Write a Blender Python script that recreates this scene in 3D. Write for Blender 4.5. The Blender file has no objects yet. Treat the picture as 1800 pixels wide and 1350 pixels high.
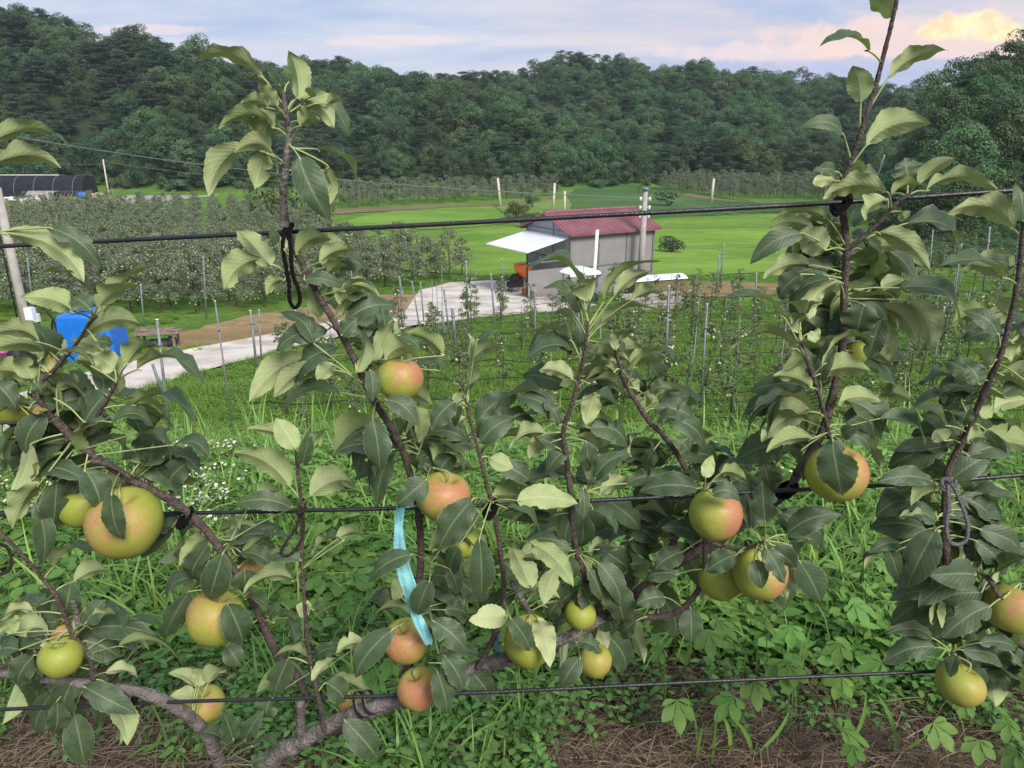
import bpy, math, random
import numpy as np
from mathutils import Vector, Matrix, Euler, noise as mnoise

rad = math.radians
scene = bpy.context.scene
COL = scene.collection

# ------------------------------------------------------------------ camera
F = 1285.0
TH = rad(18.3)
CH, SH = math.cos(TH), math.sin(TH)
EYE = Vector((0, 0, 1.5))
cd = bpy.data.cameras.new("camera"); cam = bpy.data.objects.new("camera", cd); COL.objects.link(cam)
cam.location = EYE; cam.rotation_euler = (rad(90) - TH, 0, 0)
cd.sensor_width = 36; cd.lens = 36 * F / 1800; cd.clip_start = 0.05; cd.clip_end = 3000
scene.camera = cam
# ------------------------------------------------------------------ light, sky, exposure
SUN_EL, SUN_AZ = rad(40), rad(150)          # azimuth clockwise from +Y
scene.render.engine = 'CYCLES'
scene.view_settings.view_transform = 'Standard'; scene.view_settings.look = 'None'
scene.view_settings.gamma = 1; scene.view_settings.use_curve_mapping = False
scene.view_settings.exposure = 0.5
try:
    scene.cycles.use_denoising = True
    scene.cycles.max_bounces = 6; scene.cycles.diffuse_bounces = 3; scene.cycles.glossy_bounces = 2
    scene.cycles.transmission_bounces = 4; scene.cycles.transparent_max_bounces = 6
    scene.cycles.volume_bounces = 1
except Exception: pass

class NT:
    """tiny node helper"""
    def __init__(s, tree): s.t = tree; s.n = tree.nodes; s.l = tree.links
    def add(s, typ, ins=None, **kw):
        n = s.n.new(typ)
        for k, v in kw.items(): setattr(n, k, v)
        if ins:
            for k, v in ins.items(): s.set(n, k, v)
        return n
    def set(s, n, k, v):
        sock = n.inputs[k]
        if isinstance(v, bpy.types.NodeSocket): s.l.new(v, sock)
        elif isinstance(v, bpy.types.Node): s.l.new(v.outputs[0], sock)
        else:
            if sock.type == 'RGBA' and len(v) == 3: v = (*v, 1)
            sock.default_value = v
    def math(s, op, a, b=None, c=None, clamp=False):
        n = s.n.new('ShaderNodeMath'); n.operation = op; n.use_clamp = clamp
        for i, v in enumerate((a, b, c)):
            if v is not None: s.set(n, i, v)
        return n.outputs[0]
    def vmath(s, op, a, b=None):
        n = s.n.new('ShaderNodeVectorMath'); n.operation = op
        s.set(n, 0, a)
        if b is not None: s.set(n, 1, b)
        return n
    def mix(s, fac, a, b, typ='MIX'):
        n = s.n.new('ShaderNodeMix'); n.data_type = 'RGBA'; n.blend_type = typ
        s.set(n, 0, fac); s.set(n, 6, a); s.set(n, 7, b)
        return n.outputs[2]
    def noise(s, scale, vec=None, detail=3, rough=0.55, w=None, dist=0):
        n = s.n.new('ShaderNodeTexNoise'); n.inputs['Scale'].default_value = scale
        n.inputs['Detail'].default_value = detail; n.inputs['Roughness'].default_value = rough
        n.inputs['Distortion'].default_value = dist
        if vec is not None: s.set(n, 'Vector', vec)
        return n.outputs[0]
    def ramp(s, fac, stops):
        n = s.n.new('ShaderNodeValToRGB'); e = n.color_ramp.elements
        while len(e) < len(stops): e.new(0.5)
        for i, (p, c) in enumerate(stops):
            e[i].position = p; e[i].color = (*c, 1) if len(c) == 3 else c
        s.set(n, 0, fac); return n.outputs[0]
    def sstep(s, x, a, b):
        n = s.n.new('ShaderNodeMapRange'); n.interpolation_type = 'SMOOTHSTEP'
        s.set(n, 0, x); n.inputs[1].default_value = a; n.inputs[2].default_value = b
        return n.outputs[0]

world = bpy.data.worlds.new("World"); scene.world = world; world.use_nodes = True
w = NT(world.node_tree); w.n.clear()
sky = w.add('ShaderNodeTexSky', sky_type='NISHITA', sun_disc=False)
sky.sun_elevation = SUN_EL; sky.sun_rotation = SUN_AZ; sky.air_density = 1.2; sky.dust_density = 2.0
tc = w.add('ShaderNodeTexCoord')
dirv = tc.outputs['Generated']
sep = w.add('ShaderNodeSeparateXYZ', {0: dirv})
zz = w.math('MAXIMUM', sep.outputs[2], 0.02)
# cloud plane coordinates: flat layer seen in perspective
px_ = w.math('DIVIDE', sep.outputs[0], w.math('ADD', zz, 0.10)); py_ = w.math('DIVIDE', sep.outputs[1], w.math('ADD', zz, 0.10))
cv = w.add('ShaderNodeCombineXYZ', {0: w.math('MULTIPLY', px_, 0.55), 1: py_, 2: 0.0})
streak = w.noise(0.85, cv, 7, 0.56, dist=0.35)
broad = w.noise(0.30, cv, 4, 0.5)
fine = w.noise(2.6, cv, 6, 0.6)
m = w.math('ADD', w.math('MULTIPLY', streak, 0.65), w.math('ADD', w.math('MULTIPLY', broad, 0.35), w.math('MULTIPLY', fine, 0.12)))
mask = w.sstep(m, 0.46, 0.66)
k = 8.6
def K(c, f=1.0): return tuple(v * k * f for v in c)
blue = w.ramp(zz, [(0.0, (0.44, 0.50, 0.68)), (0.18, (0.36, 0.46, 0.68)), (0.6, (0.36, 0.45, 0.68))])
bluek = w.mix(1.0, blue, (k, k, k), 'MULTIPLY')
base_sky = w.mix(0.90, sky.outputs[0], bluek)
# warm tint towards the sunset cloud (upper right)
def wdir(px, py):
    X = (px - 900) / F; U = (675 - py) / F
    return Vector((X, CH + U * SH, -SH + U * CH)).normalized()
sc_dir = wdir(1660, 90)
dd = w.vmath('DOT_PRODUCT', dirv, tuple(sc_dir)).outputs['Value']
warm = w.sstep(dd, 0.80, 0.995)
cloudc = w.mix(warm, K((0.68, 0.68, 0.73)), K((0.82, 0.67, 0.61)))
grey = w.sstep(w.noise(1.1, cv, 4, 0.5, dist=0.6), 0.48, 0.72)
cloudc = w.mix(w.math('MULTIPLY', grey, 0.45), cloudc, K((0.46, 0.49, 0.62)))
col = w.mix(w.math('MULTIPLY', mask, 0.85), base_sky, cloudc)
# horizon haze band
hz = w.sstep(sep.outputs[2], 0.16, 0.0)
col = w.mix(w.math('MULTIPLY', hz, 0.5), col, K((0.46, 0.53, 0.72)))
# the glowing cumulus head: union of soft lobes perturbed by noise
nz = w.noise(16.0, dirv, 5, 0.6)
nz2 = w.noise(38.0, dirv, 6, 0.65)
def lobe(px, py, rx, ry):
    d0 = wdir(px, py)
    right = Vector((1, 0, 0)); right = (right - d0 * right.dot(d0)).normalized(); up = d0.cross(right) * -1
    if up.z < 0: up = -up
    a = w.math('DIVIDE', w.vmath('DOT_PRODUCT', dirv, tuple(right)).outputs['Value'], rx / F * 1.0)
    a = w.math('SUBTRACT', a, right.dot(d0) / (rx / F))
    b = w.math('DIVIDE', w.vmath('DOT_PRODUCT', dirv, tuple(up)).outputs['Value'], ry / F)
    r2 = w.math('ADD', w.math('MULTIPLY', a, a), w.math('MULTIPLY', b, b))
    front = w.math('GREATER_THAN', w.vmath('DOT_PRODUCT', dirv, tuple(d0)).outputs['Value'], 0.0)
    r2 = w.math('ADD', r2, w.math('MULTIPLY', w.math('SUBTRACT', nz, 0.5), 2.6))
    r2 = w.math('ADD', r2, w.math('MULTIPLY', w.math('SUBTRACT', nz2, 0.5), 2.2))
    return w.math('MULTIPLY', w.sstep(r2, 1.25, 0.35), front)
halo = w.math('MAXIMUM', lobe(1560, 72, 190, 30), lobe(1690, 78, 150, 34))
halo2 = lobe(1350, 92, 190, 15)
core = w.math('MAXIMUM', lobe(1705, 42, 48, 22), w.math('MAXIMUM', lobe(1752, 56, 38, 13), lobe(1656, 55, 38, 12)))
low_band = w.math('MAXIMUM', lobe(1330, 132, 330, 22), lobe(1640, 122, 190, 18))
col = w.mix(w.math('MULTIPLY', halo2, 0.55), col, K((0.84, 0.68, 0.66)))
col = w.mix(w.math('MULTIPLY', halo, 0.7), col, K((0.90, 0.66, 0.56)))
col = w.mix(w.math('MULTIPLY', low_band, 0.75), col, K((0.40, 0.46, 0.68)))
col = w.mix(core, col, w.mix(w.sstep(nz2, 0.35, 0.62), K((0.98, 0.66, 0.42)), K((1.08, 0.90, 0.52))))
pk = w.math('MAXIMUM', lobe(700, 72, 130, 9), lobe(280, 52, 90, 7))
col = w.mix(w.math('MULTIPLY', pk, 0.6), col, K((0.82, 0.68, 0.68)))
bg = w.add('ShaderNodeBackground', {'Color': col, 'Strength': 0.1})
out = w.add('ShaderNodeOutputWorld', {'Surface': bg})

sl = bpy.data.lights.new("sun", 'SUN'); sl.energy = 3.6; sl.angle = rad(24); sl.color = (1.0, 0.94, 0.86)
so = bpy.data.objects.new("sun", sl); COL.objects.link(so)
sdir = Vector((math.sin(SUN_AZ) * math.cos(SUN_EL), math.cos(SUN_AZ) * math.cos(SUN_EL), math.sin(SUN_EL)))
so.rotation_euler = (-sdir).to_track_quat('-Z', 'Y').to_euler(); so.location = (0, -5, 20)

# ------------------------------------------------------------------ helpers
RNG = random.Random(11)
NPR = np.random.default_rng(5)

def P(px, py, Y):
    """point of the place that lies Y metres in front of the camera, seen at photo pixel px,py"""
    X = (px - 900) / F; U = (675 - py) / F
    d = Vector((X, CH + U * SH, -SH + U * CH))
    return EYE + d * (Y / d.y)
def pxm(px, py, Y):      # metres per pixel there
    p = P(px, py, Y) - EYE
    return (p.y * CH - p.z * SH) / F

def catmull(pts, n=5):
    pts = [Vector(p) for p in pts]
    if len(pts) < 3: return pts, [i for i in range(len(pts))]
    out, ts = [], []
    for i in range(len(pts) - 1):
        p0 = pts[max(i - 1, 0)]; p1 = pts[i]; p2 = pts[i + 1]; p3 = pts[min(i + 2, len(pts) - 1)]
        for j in range(n):
            t = j / n
            out.append(0.5 * ((2 * p1) + (-p0 + p2) * t + (2 * p0 - 5 * p1 + 4 * p2 - p3) * t * t + (-p0 + 3 * p1 - 3 * p2 + p3) * t ** 3))
            ts.append(i + t)
    out.append(pts[-1]); ts.append(len(pts) - 1)
    return out, ts

class MB:
    """mesh collector"""
    def __init__(s): s.v = []; s.f = []; s.m = []; s.uv = None
    def tube(s, pts, r, sides=8, mat=0, caps=True, bump=0.0):
        pts = [Vector(p) for p in pts]; n = len(pts)
        rs = r if isinstance(r, (list, tuple)) else [r] * n
        b = len(s.v); prev = None
        for i, p in enumerate(pts):
            t = (pts[min(i + 1, n - 1)] - pts[max(i - 1, 0)]).normalized()
            if prev is None:
                a = Vector((0, 0, 1)) if abs(t.z) < 0.9 else Vector((1, 0, 0))
                u = t.cross(a).normalized()
            else:
                u = (prev - t * prev.dot(t)).normalized()
            prev = u; v = t.cross(u)
            for k_ in range(sides):
                an = 2 * math.pi * k_ / sides
                rr = rs[i] * (1 + (RNG.uniform(-bump, bump) if bump else 0))
                s.v.append(tuple(p + (u * math.cos(an) + v * math.sin(an)) * rr))
        for i in range(n - 1):
            for k_ in range(sides):
                a = b + i * sides + k_; c = b + i * sides + (k_ + 1) % sides
                s.f.append((a, c, c + sides, a + sides)); s.m.append(mat)
        if caps:
            s.f.append(tuple(b + k_ for k_ in reversed(range(sides)))); s.m.append(mat)
            s.f.append(tuple(b + (n - 1) * sides + k_ for k_ in range(sides))); s.m.append(mat)
    def box(s, c, size, mat=0, rot=None):
        R = rot if rot is not None else Matrix.Identity(3)
        b = len(s.v)
        for x in (-.5, .5):
            for y in (-.5, .5):
                for z in (-.5, .5):
                    s.v.append(tuple(Vector(c) + R @ Vector((x * size[0], y * size[1], z * size[2]))))
        for f in ((0, 1, 3, 2), (4, 6, 7, 5), (0, 4, 5, 1), (2, 3, 7, 6), (0, 2, 6, 4), (1, 5, 7, 3)):
            s.f.append(tuple(b + i for i in f)); s.m.append(mat)
    def quad(s, pts, mat=0):
        b = len(s.v); s.v += [tuple(p) for p in pts]; s.f.append(tuple(range(b, b + len(pts)))); s.m.append(mat)
    def sphere(s, c, r, nu=8, nv=6, mat=0, sc=(1, 1, 1)):
        b = len(s.v); c = Vector(c)
        for i in range(nv + 1):
            ph = math.pi * i / nv
            for j in range(nu):
                th = 2 * math.pi * j / nu
                s.v.append(tuple(c + Vector((r * sc[0] * math.sin(ph) * math.cos(th), r * sc[1] * math.sin(ph) * math.sin(th), r * sc[2] * math.cos(ph)))))
        for i in range(nv):
            for j in range(nu):
                a = b + i * nu + j; d = b + i * nu + (j + 1) % nu
                s.f.append((a, a + nu, d + nu, d)); s.m.append(mat)
    def build(s, name, mats, parent=None, smooth=True, link=True, loc=None):
        me = bpy.data.meshes.new(name); me.from_pydata(s.v, [], s.f)
        for m_ in (mats if isinstance(mats, (list, tuple)) else [mats]): me.materials.append(m_)
        me.polygons.foreach_set('material_index', s.m)
        if smooth: me.polygons.foreach_set('use_smooth', [True] * len(s.f))
        me.update()
        o = bpy.data.objects.new(name, me)
        if link: COL.objects.link(o)
        if parent: o.parent = parent
        if loc: o.location = loc
        return o

def np_mesh(name, V, Fc, mats, midx=None, smooth=False, link=True, parent=None):
    """V (n,3), Fc (m,4) arrays"""
    me = bpy.data.meshes.new(name)
    V = np.asarray(V, dtype=np.float32); Fc = np.asarray(Fc, dtype=np.int32); k_ = Fc.shape[1]
    me.vertices.add(len(V)); me.vertices.foreach_set('co', V.ravel())
    me.loops.add(Fc.size); me.loops.foreach_set('vertex_index', Fc.ravel())
    me.polygons.add(len(Fc)); me.polygons.foreach_set('loop_start', np.arange(0, Fc.size, k_, dtype=np.int32))
    for m_ in (mats if isinstance(mats, (list, tuple)) else [mats]): me.materials.append(m_)
    if midx is not None: me.polygons.foreach_set('material_index', np.asarray(midx, dtype=np.int32))
    me.polygons.foreach_set('use_smooth', np.full(len(Fc), smooth))
    me.update(calc_edges=True)
    o = bpy.data.objects.new(name, me)
    if link: COL.objects.link(o)
    if parent: o.parent = parent
    return o

ORD = 'first second third fourth fifth sixth seventh eighth ninth tenth eleventh twelfth thirteenth fourteenth fifteenth sixteenth seventeenth eighteenth nineteenth twentieth'.split()
def ordinal(i):
    if i < 20: return ORD[i]
    t, u = divmod(i + 1, 10)
    tens = {2: 'twenty', 3: 'thirty', 4: 'forty', 5: 'fifty', 6: 'sixty', 7: 'seventy'}[t]
    return (tens[:-1] + 'ieth') if u == 0 else tens + '-' + ORD[u - 1]
def tag(o, label=None, cat=None, group=None, kind=None):
    if label: o['label'] = label
    if cat: o['category'] = cat
    if group: o['group'] = group
    if kind: o['kind'] = kind
    return o
def empty(name, loc=(0, 0, 0), label=None, cat=None, group=None, rz=0):
    o = bpy.data.objects.new(name, None); COL.objects.link(o); o.location = loc; o.rotation_euler = (0, 0, rz)
    o.empty_display_size = 0.1
    return tag(o, label, cat, group)
def copy_tree(root, kids, loc, rz=0, sc=1.0, label=None, group=None):
    c = root.copy(); COL.objects.link(c); c.location = loc; c.rotation_euler = (0, 0, rz)
    c.scale = (sc, sc, sc) if not isinstance(sc, tuple) else sc
    if label: c['label'] = label
    if group: c['group'] = group
    for ch in kids:
        d = ch.copy(); COL.objects.link(d); d.parent = c
    return c

def world_children(root):       # geometry given in world space, root moved to its base
    pass

# ------------------------------------------------------------------ materials
def mat(name, color, rough=0.7, spec=0.3, noise_amt=0.12, scale=8.0, bump=0.0, bscale=60, metal=0.0, col2=None, coord='Object', detail=4):
    m_ = bpy.data.materials.new(name); m_.use_nodes = True; t = NT(m_.node_tree); t.n.clear()
    c = t.add('ShaderNodeTexCoord').outputs[coord]
    n1 = t.noise(scale, c, detail)
    c2 = col2 if col2 else tuple(v * (1 - 2.2 * noise_amt) for v in color)
    fac = t.sstep(n1, 0.35, 0.68)
    colr = t.mix(fac, color, c2)
    b = t.add('ShaderNodeBsdfPrincipled', {'Base Color': colr, 'Roughness': rough, 'Metallic': metal, 'Specular IOR Level': spec})
    if bump:
        bn = t.add('ShaderNodeBump', {'Height': t.noise(bscale, c, 5), 'Strength': bump, 'Distance': 0.02})
        t.set(b, 'Normal', bn)
    t.add('ShaderNodeOutputMaterial', {'Surface': b})
    return m_

def foliage_mat(name, c_dark, c_light, trans=0.25, rough=0.55, obj_var=0.35, hue_var=0.02, pscale=0.6, under=None):
    m_ = bpy.data.materials.new(name); m_.use_nodes = True; t = NT(m_.node_tree); t.n.clear()
    oi = t.add('ShaderNodeObjectInfo'); tcn = t.add('ShaderNodeTexCoord')
    n1 = t.noise(pscale, tcn.outputs['Object'], 3)
    geo = t.add('ShaderNodeNewGeometry')
    rnd = geo.outputs['Random Per Island']
    fac = t.math('ADD', t.math('MULTIPLY', t.sstep(n1, 0.3, 0.7), 0.5), t.math('MULTIPLY', rnd, 0.5))
    c = t.mix(fac, c_dark, c_light)
    hsv = t.add('ShaderNodeHueSaturation', {'Color': c})
    t.set(hsv, 'Hue', t.math('ADD', 0.5 - hue_var, t.math('MULTIPLY', oi.outputs['Random'], 2 * hue_var)))
    t.set(hsv, 'Value', t.math('ADD', 1 - obj_var, t.math('MULTIPLY', t.math('FRACT', t.math('MULTIPLY', oi.outputs['Random'], 7.3)), 2 * obj_var)))
    cc = hsv.outputs[0]
    if under: cc = t.mix(geo.outputs['Backfacing'], cc, under)
    b = t.add('ShaderNodeBsdfPrincipled', {'Base Color': cc, 'Roughness': rough, 'Specular IOR Level': 0.25})
    tr = t.add('ShaderNodeBsdfTranslucent', {'Color': t.mix(0.5, cc, tuple(v * 1.6 for v in c_light))})
    mx = t.add('ShaderNodeMixShader', {0: trans, 1: b, 2: tr})
    t.add('ShaderNodeOutputMaterial', {'Surface': mx})
    return m_

def apple_leaf_mat(name, spots=False, cream=False):
    m_ = bpy.data.materials.new(name); m_.use_nodes = True; t = NT(m_.node_tree); t.n.clear()
    oi = t.add('ShaderNodeObjectInfo'); rnd = oi.outputs['Random']
    uv = t.add('ShaderNodeUVMap').outputs[0]; su = t.add('ShaderNodeSeparateXYZ', {0: uv})
    s_ = su.outputs[0]; v_ = su.outputs[1]
    av = t.math('ABSOLUTE', v_)
    tcn = t.add('ShaderNodeTexCoord'); oc = tcn.outputs['Object']
    nb = t.noise(90, oc, 3); nf = t.noise(700, oc, 2)
    # side veins sweep forward from the midrib
    ph = t.math('SUBTRACT', t.math('MULTIPLY', s_, 9.0), t.math('MULTIPLY', t.math('POWER', av, 0.8), 2.6))
    ph = t.math('ADD', ph, t.math('MULTIPLY', nb, 0.5))
    ph = t.math('ADD', ph, t.math('MULTIPLY', t.math('SIGN', v_), 0.25))
    tri = t.math('ABSOLUTE', t.math('SUBTRACT', t.math('FRACT', ph), 0.5))      # 0 at vein
    vein = t.math('SUBTRACT', 1.0, t.sstep(tri, 0.01, 0.07))
    vein = t.math('MULTIPLY', vein, t.sstep(av, 1.0, 0.75))
    mid = t.math('SUBTRACT', 1.0, t.sstep(av, 0.03, 0.09))
    veins = t.math('MAXIMUM', t.math('MULTIPLY', vein, 0.55), mid)
    pillow = t.sstep(tri, 0.0, 0.45)
    top = t.mix(t.sstep(nb, 0.35, 0.7), (0.042, 0.074, 0.037), (0.064, 0.104, 0.050))
    top = t.mix(t.math('MULTIPLY', rnd, 0.4), top, (0.075, 0.115, 0.058))
    top = t.mix(t.math('MULTIPLY', t.math('MAXIMUM', t.math('MULTIPLY', vein, 0.3), mid), 0.55), top, (0.24, 0.30, 0.15))
    rnd2 = t.math('FRACT', t.math('MULTIPLY', rnd, 13.7))
    und = t.mix(rnd2, (0.33, 0.415, 0.175), (0.41, 0.475, 0.245))
    und = t.mix(t.math('MULTIPLY', t.sstep(nb, 0.4, 0.65), 0.3), und, (0.27, 0.34, 0.14))
    und = t.mix(t.math('MULTIPLY', veins, 0.5), und, (0.56, 0.62, 0.36))
    if cream:
        und = t.mix(0.6, und, (0.52, 0.56, 0.30)); top = t.mix(0.7, top, (0.45, 0.52, 0.26))
    if spots:
        sp = t.sstep(t.noise(38, oc, 3), 0.56, 0.62)
        sp2 = t.sstep(t.noise(38, oc, 3), 0.50, 0.58)
        top = t.mix(t.math('MULTIPLY', sp2, 0.8), top, (0.30, 0.30, 0.05)); top = t.mix(sp, top, (0.35, 0.10, 0.04))
        und = t.mix(t.math('MULTIPLY', sp2, 0.6), und, (0.40, 0.36, 0.08)); und = t.mix(sp, und, (0.38, 0.14, 0.06))
    spk = t.math('MULTIPLY', t.sstep(t.noise(260, oc, 2), 0.70, 0.76), 0.7)
    top = t.mix(spk, top, (0.16, 0.14, 0.07)); und = t.mix(spk, und, (0.22, 0.17, 0.07))
    dirt = t.sstep(t.noise(55, oc, 5, 0.7), 0.45, 0.75)
    top = t.mix(t.math('MULTIPLY', dirt, 0.3), top, (0.13, 0.15, 0.10))
    geo = t.add('ShaderNodeNewGeometry'); bf = geo.outputs['Backfacing']
    edge = t.sstep(av, 0.93, 1.0)
    top = t.mix(t.math('MULTIPLY', edge, 0.5), top, (0.30, 0.34, 0.2))
    c = t.mix(bf, top, und)
    hgt = t.math('ADD', t.math('MULTIPLY', veins, -0.7), t.math('ADD', t.math('MULTIPLY', pillow, 0.5), t.math('MULTIPLY', nf, 0.25)))
    hgt = t.math('ADD', hgt, t.math('MULTIPLY', nb, 0.8))
    bn = t.add('ShaderNodeBump', {'Height': hgt, 'Strength': 0.3, 'Distance': 0.0009})
    rough = t.math('ADD', 0.50, t.math('MULTIPLY', bf, 0.45))
    b = t.add('ShaderNodeBsdfPrincipled', {'Base Color': c, 'Roughness': rough, 'Normal': bn})
    t.set(b, 'Specular IOR Level', t.math('SUBTRACT', 0.38, t.math('MULTIPLY', bf, 0.25)))
    tr = t.add('ShaderNodeBsdfTranslucent', {'Color': (0.20, 0.30, 0.06), 'Normal': bn})
    mx = t.add('ShaderNodeMixShader', {0: 0.22, 1: b, 2: tr})
    t.add('ShaderNodeOutputMaterial', {'Surface': mx})
    return m_

M = {}
M['leaf'] = apple_leaf_mat('apple_leaf'); M['leaf_spot'] = apple_leaf_mat('apple_leaf_spotted', spots=True)
M['leaf_cream'] = apple_leaf_mat('apple_leaf_pale', cream=True)
M['petiole'] = mat('leaf_stalk', (0.34, 0.40, 0.17), 0.5, 0.3, 0.15, 60)
M['twig'] = mat('young_bark', (0.135, 0.105, 0.092), 0.7, 0.25, 0.25, 120, 0.6, 300, col2=(0.065, 0.050, 0.046))
M['bark'] = mat('grey_bark', (0.21, 0.19, 0.18), 0.75, 0.25, 0.25, 45, 0.7, 160, col2=(0.10, 0.085, 0.08))
M['wire'] = mat('black_plastic_wire', (0.018, 0.018, 0.022), 0.38, 0.5, 0.1, 40, 0.15, 200)
M['rope_black'] = mat('black_rope', (0.022, 0.019, 0.022), 0.9, 0.15, 0.3, 300, 1.0, 900)
M['rope_brown'] = mat('brown_rope', (0.12, 0.095, 0.085), 0.9, 0.15, 0.3, 300, 1.0, 900)
M['rope_grey'] = mat('grey_rope', (0.46, 0.46, 0.46), 0.9, 0.15, 0.45, 500, 1.0, 900, col2=(0.16, 0.16, 0.165))
M['ribbon'] = mat('turquoise_ribbon', (0.22, 0.52, 0.54), 0.6, 0.3, 0.1, 60, 0.3, 250, col2=(0.14, 0.38, 0.42))
M['concrete'] = mat('concrete', (0.62, 0.575, 0.515), 0.9, 0.2, 0.08, 0.7, 0.3, 8, col2=(0.40, 0.355, 0.305), detail=10)
M['conc_pole'] = mat('pole_concrete', (0.36, 0.34, 0.31), 0.9, 0.2, 0.1, 3, 0.3, 30)
M['asphalt'] = mat('worn_road', (0.33, 0.31, 0.285), 0.9, 0.2, 0.1, 1.0, 0.2, 9)
M['galv'] = mat('galvanised_pipe', (0.19, 0.215, 0.23), 0.55, 0.4, 0.15, 6, metal=0.2)
M['white_pipe'] = mat('white_pipe', (0.75, 0.74, 0.70), 0.5, 0.4, 0.03, 4)
M['pale_post'] = mat('pale_post', (0.55, 0.50, 0.40), 0.8, 0.2, 0.1, 3)
M['wall_grey'] = mat('shed_wall', (0.235, 0.23, 0.225), 0.6, 0.35, 0.05, 1.2)
M['wall_gable'] = mat('shed_gable', (0.33, 0.36, 0.37), 0.6, 0.35, 0.05, 1.2)
M['trim'] = mat('shed_trim', (0.15, 0.175, 0.18), 0.5, 0.4, 0.05, 3)
M['roof_red'] = mat('red_metal_roof', (0.225, 0.088, 0.105), 0.45, 0.4, 0.1, 1.4, col2=(0.17, 0.062, 0.075), detail=8)
M['white_sheet'] = mat('white_sheet', (0.72, 0.74, 0.82), 0.4, 0.5, 0.03, 2)
M['orange'] = mat('orange_plastic', (0.80, 0.20, 0.03), 0.4, 0.5, 0.06, 3)
M['blue'] = mat('blue_plastic', (0.012, 0.16, 0.62), 0.35, 0.5, 0.08, 3)
M['black'] = mat('black_rubber', (0.02, 0.02, 0.022), 0.6, 0.3, 0.1, 5)
M['wood'] = mat('old_wood', (0.25, 0.20, 0.16), 0.85, 0.2, 0.2, 6, 0.4, 30)
M['wood_orange'] = mat('crate_wood', (0.50, 0.24, 0.09), 0.8, 0.2, 0.15, 6)
M['magenta'] = mat('magenta_plastic', (0.55, 0.05, 0.35), 0.5, 0.4, 0.1, 5)
M['net_black'] = mat('black_shade_net', (0.022, 0.023, 0.032), 0.85, 0.15, 0.2, 2)
M['film_old'] = mat('torn_film', (0.20, 0.17, 0.16), 0.7, 0.3, 0.3, 1.5, col2=(0.35, 0.33, 0.31))
M['white_bag'] = mat('white_bags', (0.62, 0.62, 0.60), 0.8, 0.2, 0.15, 5)
M['insul'] = mat('porcelain', (0.75, 0.76, 0.74), 0.3, 0.5, 0.03, 4)
M['apple_far'] = mat('unripe_apple', (0.42, 0.48, 0.16), 0.5, 0.4, 0.1, 4)
M['apple_bag'] = mat('pale_young_fruit', (0.60, 0.58, 0.42), 0.5, 0.4, 0.1, 4)
M['line'] = mat('power_line', (0.16, 0.17, 0.18), 0.6, 0.3, 0.05, 2)
M['rock'] = mat('pebble', (0.30, 0.235, 0.165), 0.9, 0.2, 0.3, 30, 0.5, 200)
M['straw'] = None
M['petal'] = mat('white_petal', (0.75, 0.76, 0.72), 0.7, 0.2, 0.04, 50)
M['pollen'] = mat('yellow_disc', (0.55, 0.42, 0.05), 0.8, 0.2, 0.1, 50)

M['f_broad'] = foliage_mat('broadleaf_canopy', (0.028, 0.060, 0.028), (0.108, 0.190, 0.072), 0.2, 0.6, 0.42, 0.035)
M['f_pine'] = foliage_mat('pine_canopy', (0.022, 0.046, 0.028), (0.085, 0.145, 0.074), 0.12, 0.65, 0.3, 0.02)
M['f_olive'] = foliage_mat('olive_canopy', (0.045, 0.075, 0.024), (0.135, 0.185, 0.06), 0.2, 0.6, 0.25, 0.02)
M['f_orch'] = foliage_mat('orchard_canopy', (0.040, 0.062, 0.034), (0.135, 0.175, 0.100), 0.2, 0.55, 0.2, 0.015, pscale=1.2, under=(0.18, 0.22, 0.14))
M['f_young'] = foliage_mat('young_canopy', (0.05, 0.085, 0.034), (0.13, 0.175, 0.075), 0.2, 0.55, 0.2, 0.02, pscale=3, under=(0.13, 0.175, 0.08))
M['straw'] = foliage_mat('dry_straw', (0.070, 0.050, 0.034), (0.34, 0.27, 0.185), 0.1, 0.8, 0.1, 0.0, pscale=6)
M['grass'] = foliage_mat('grass_blades', (0.095, 0.19, 0.036), (0.23, 0.39, 0.095), 0.3, 0.45, 0.25, 0.02, pscale=3)
M['grass_mid'] = foliage_mat('meadow_grass', (0.095, 0.19, 0.026), (0.22, 0.36, 0.065), 0.3, 0.6, 0.3, 0.025, pscale=1)
M['cover'] = foliage_mat('ground_cover', (0.055, 0.13, 0.030), (0.155, 0.29, 0.075), 0.25, 0.45, 0.3, 0.02, pscale=5)
M['weed'] = foliage_mat('weed_leaves', (0.095, 0.20, 0.038), (0.22, 0.38, 0.090), 0.3, 0.5, 0.25, 0.02, pscale=5)
M['hop'] = foliage_mat('hop_leaves', (0.095, 0.205, 0.038), (0.165, 0.305, 0.072), 0.3, 0.5, 0.2, 0.015, pscale=30)
M['trunk'] = mat('tree_trunk', (0.09, 0.075, 0.06), 0.9, 0.15, 0.2, 6, 0.4, 20)

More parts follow.
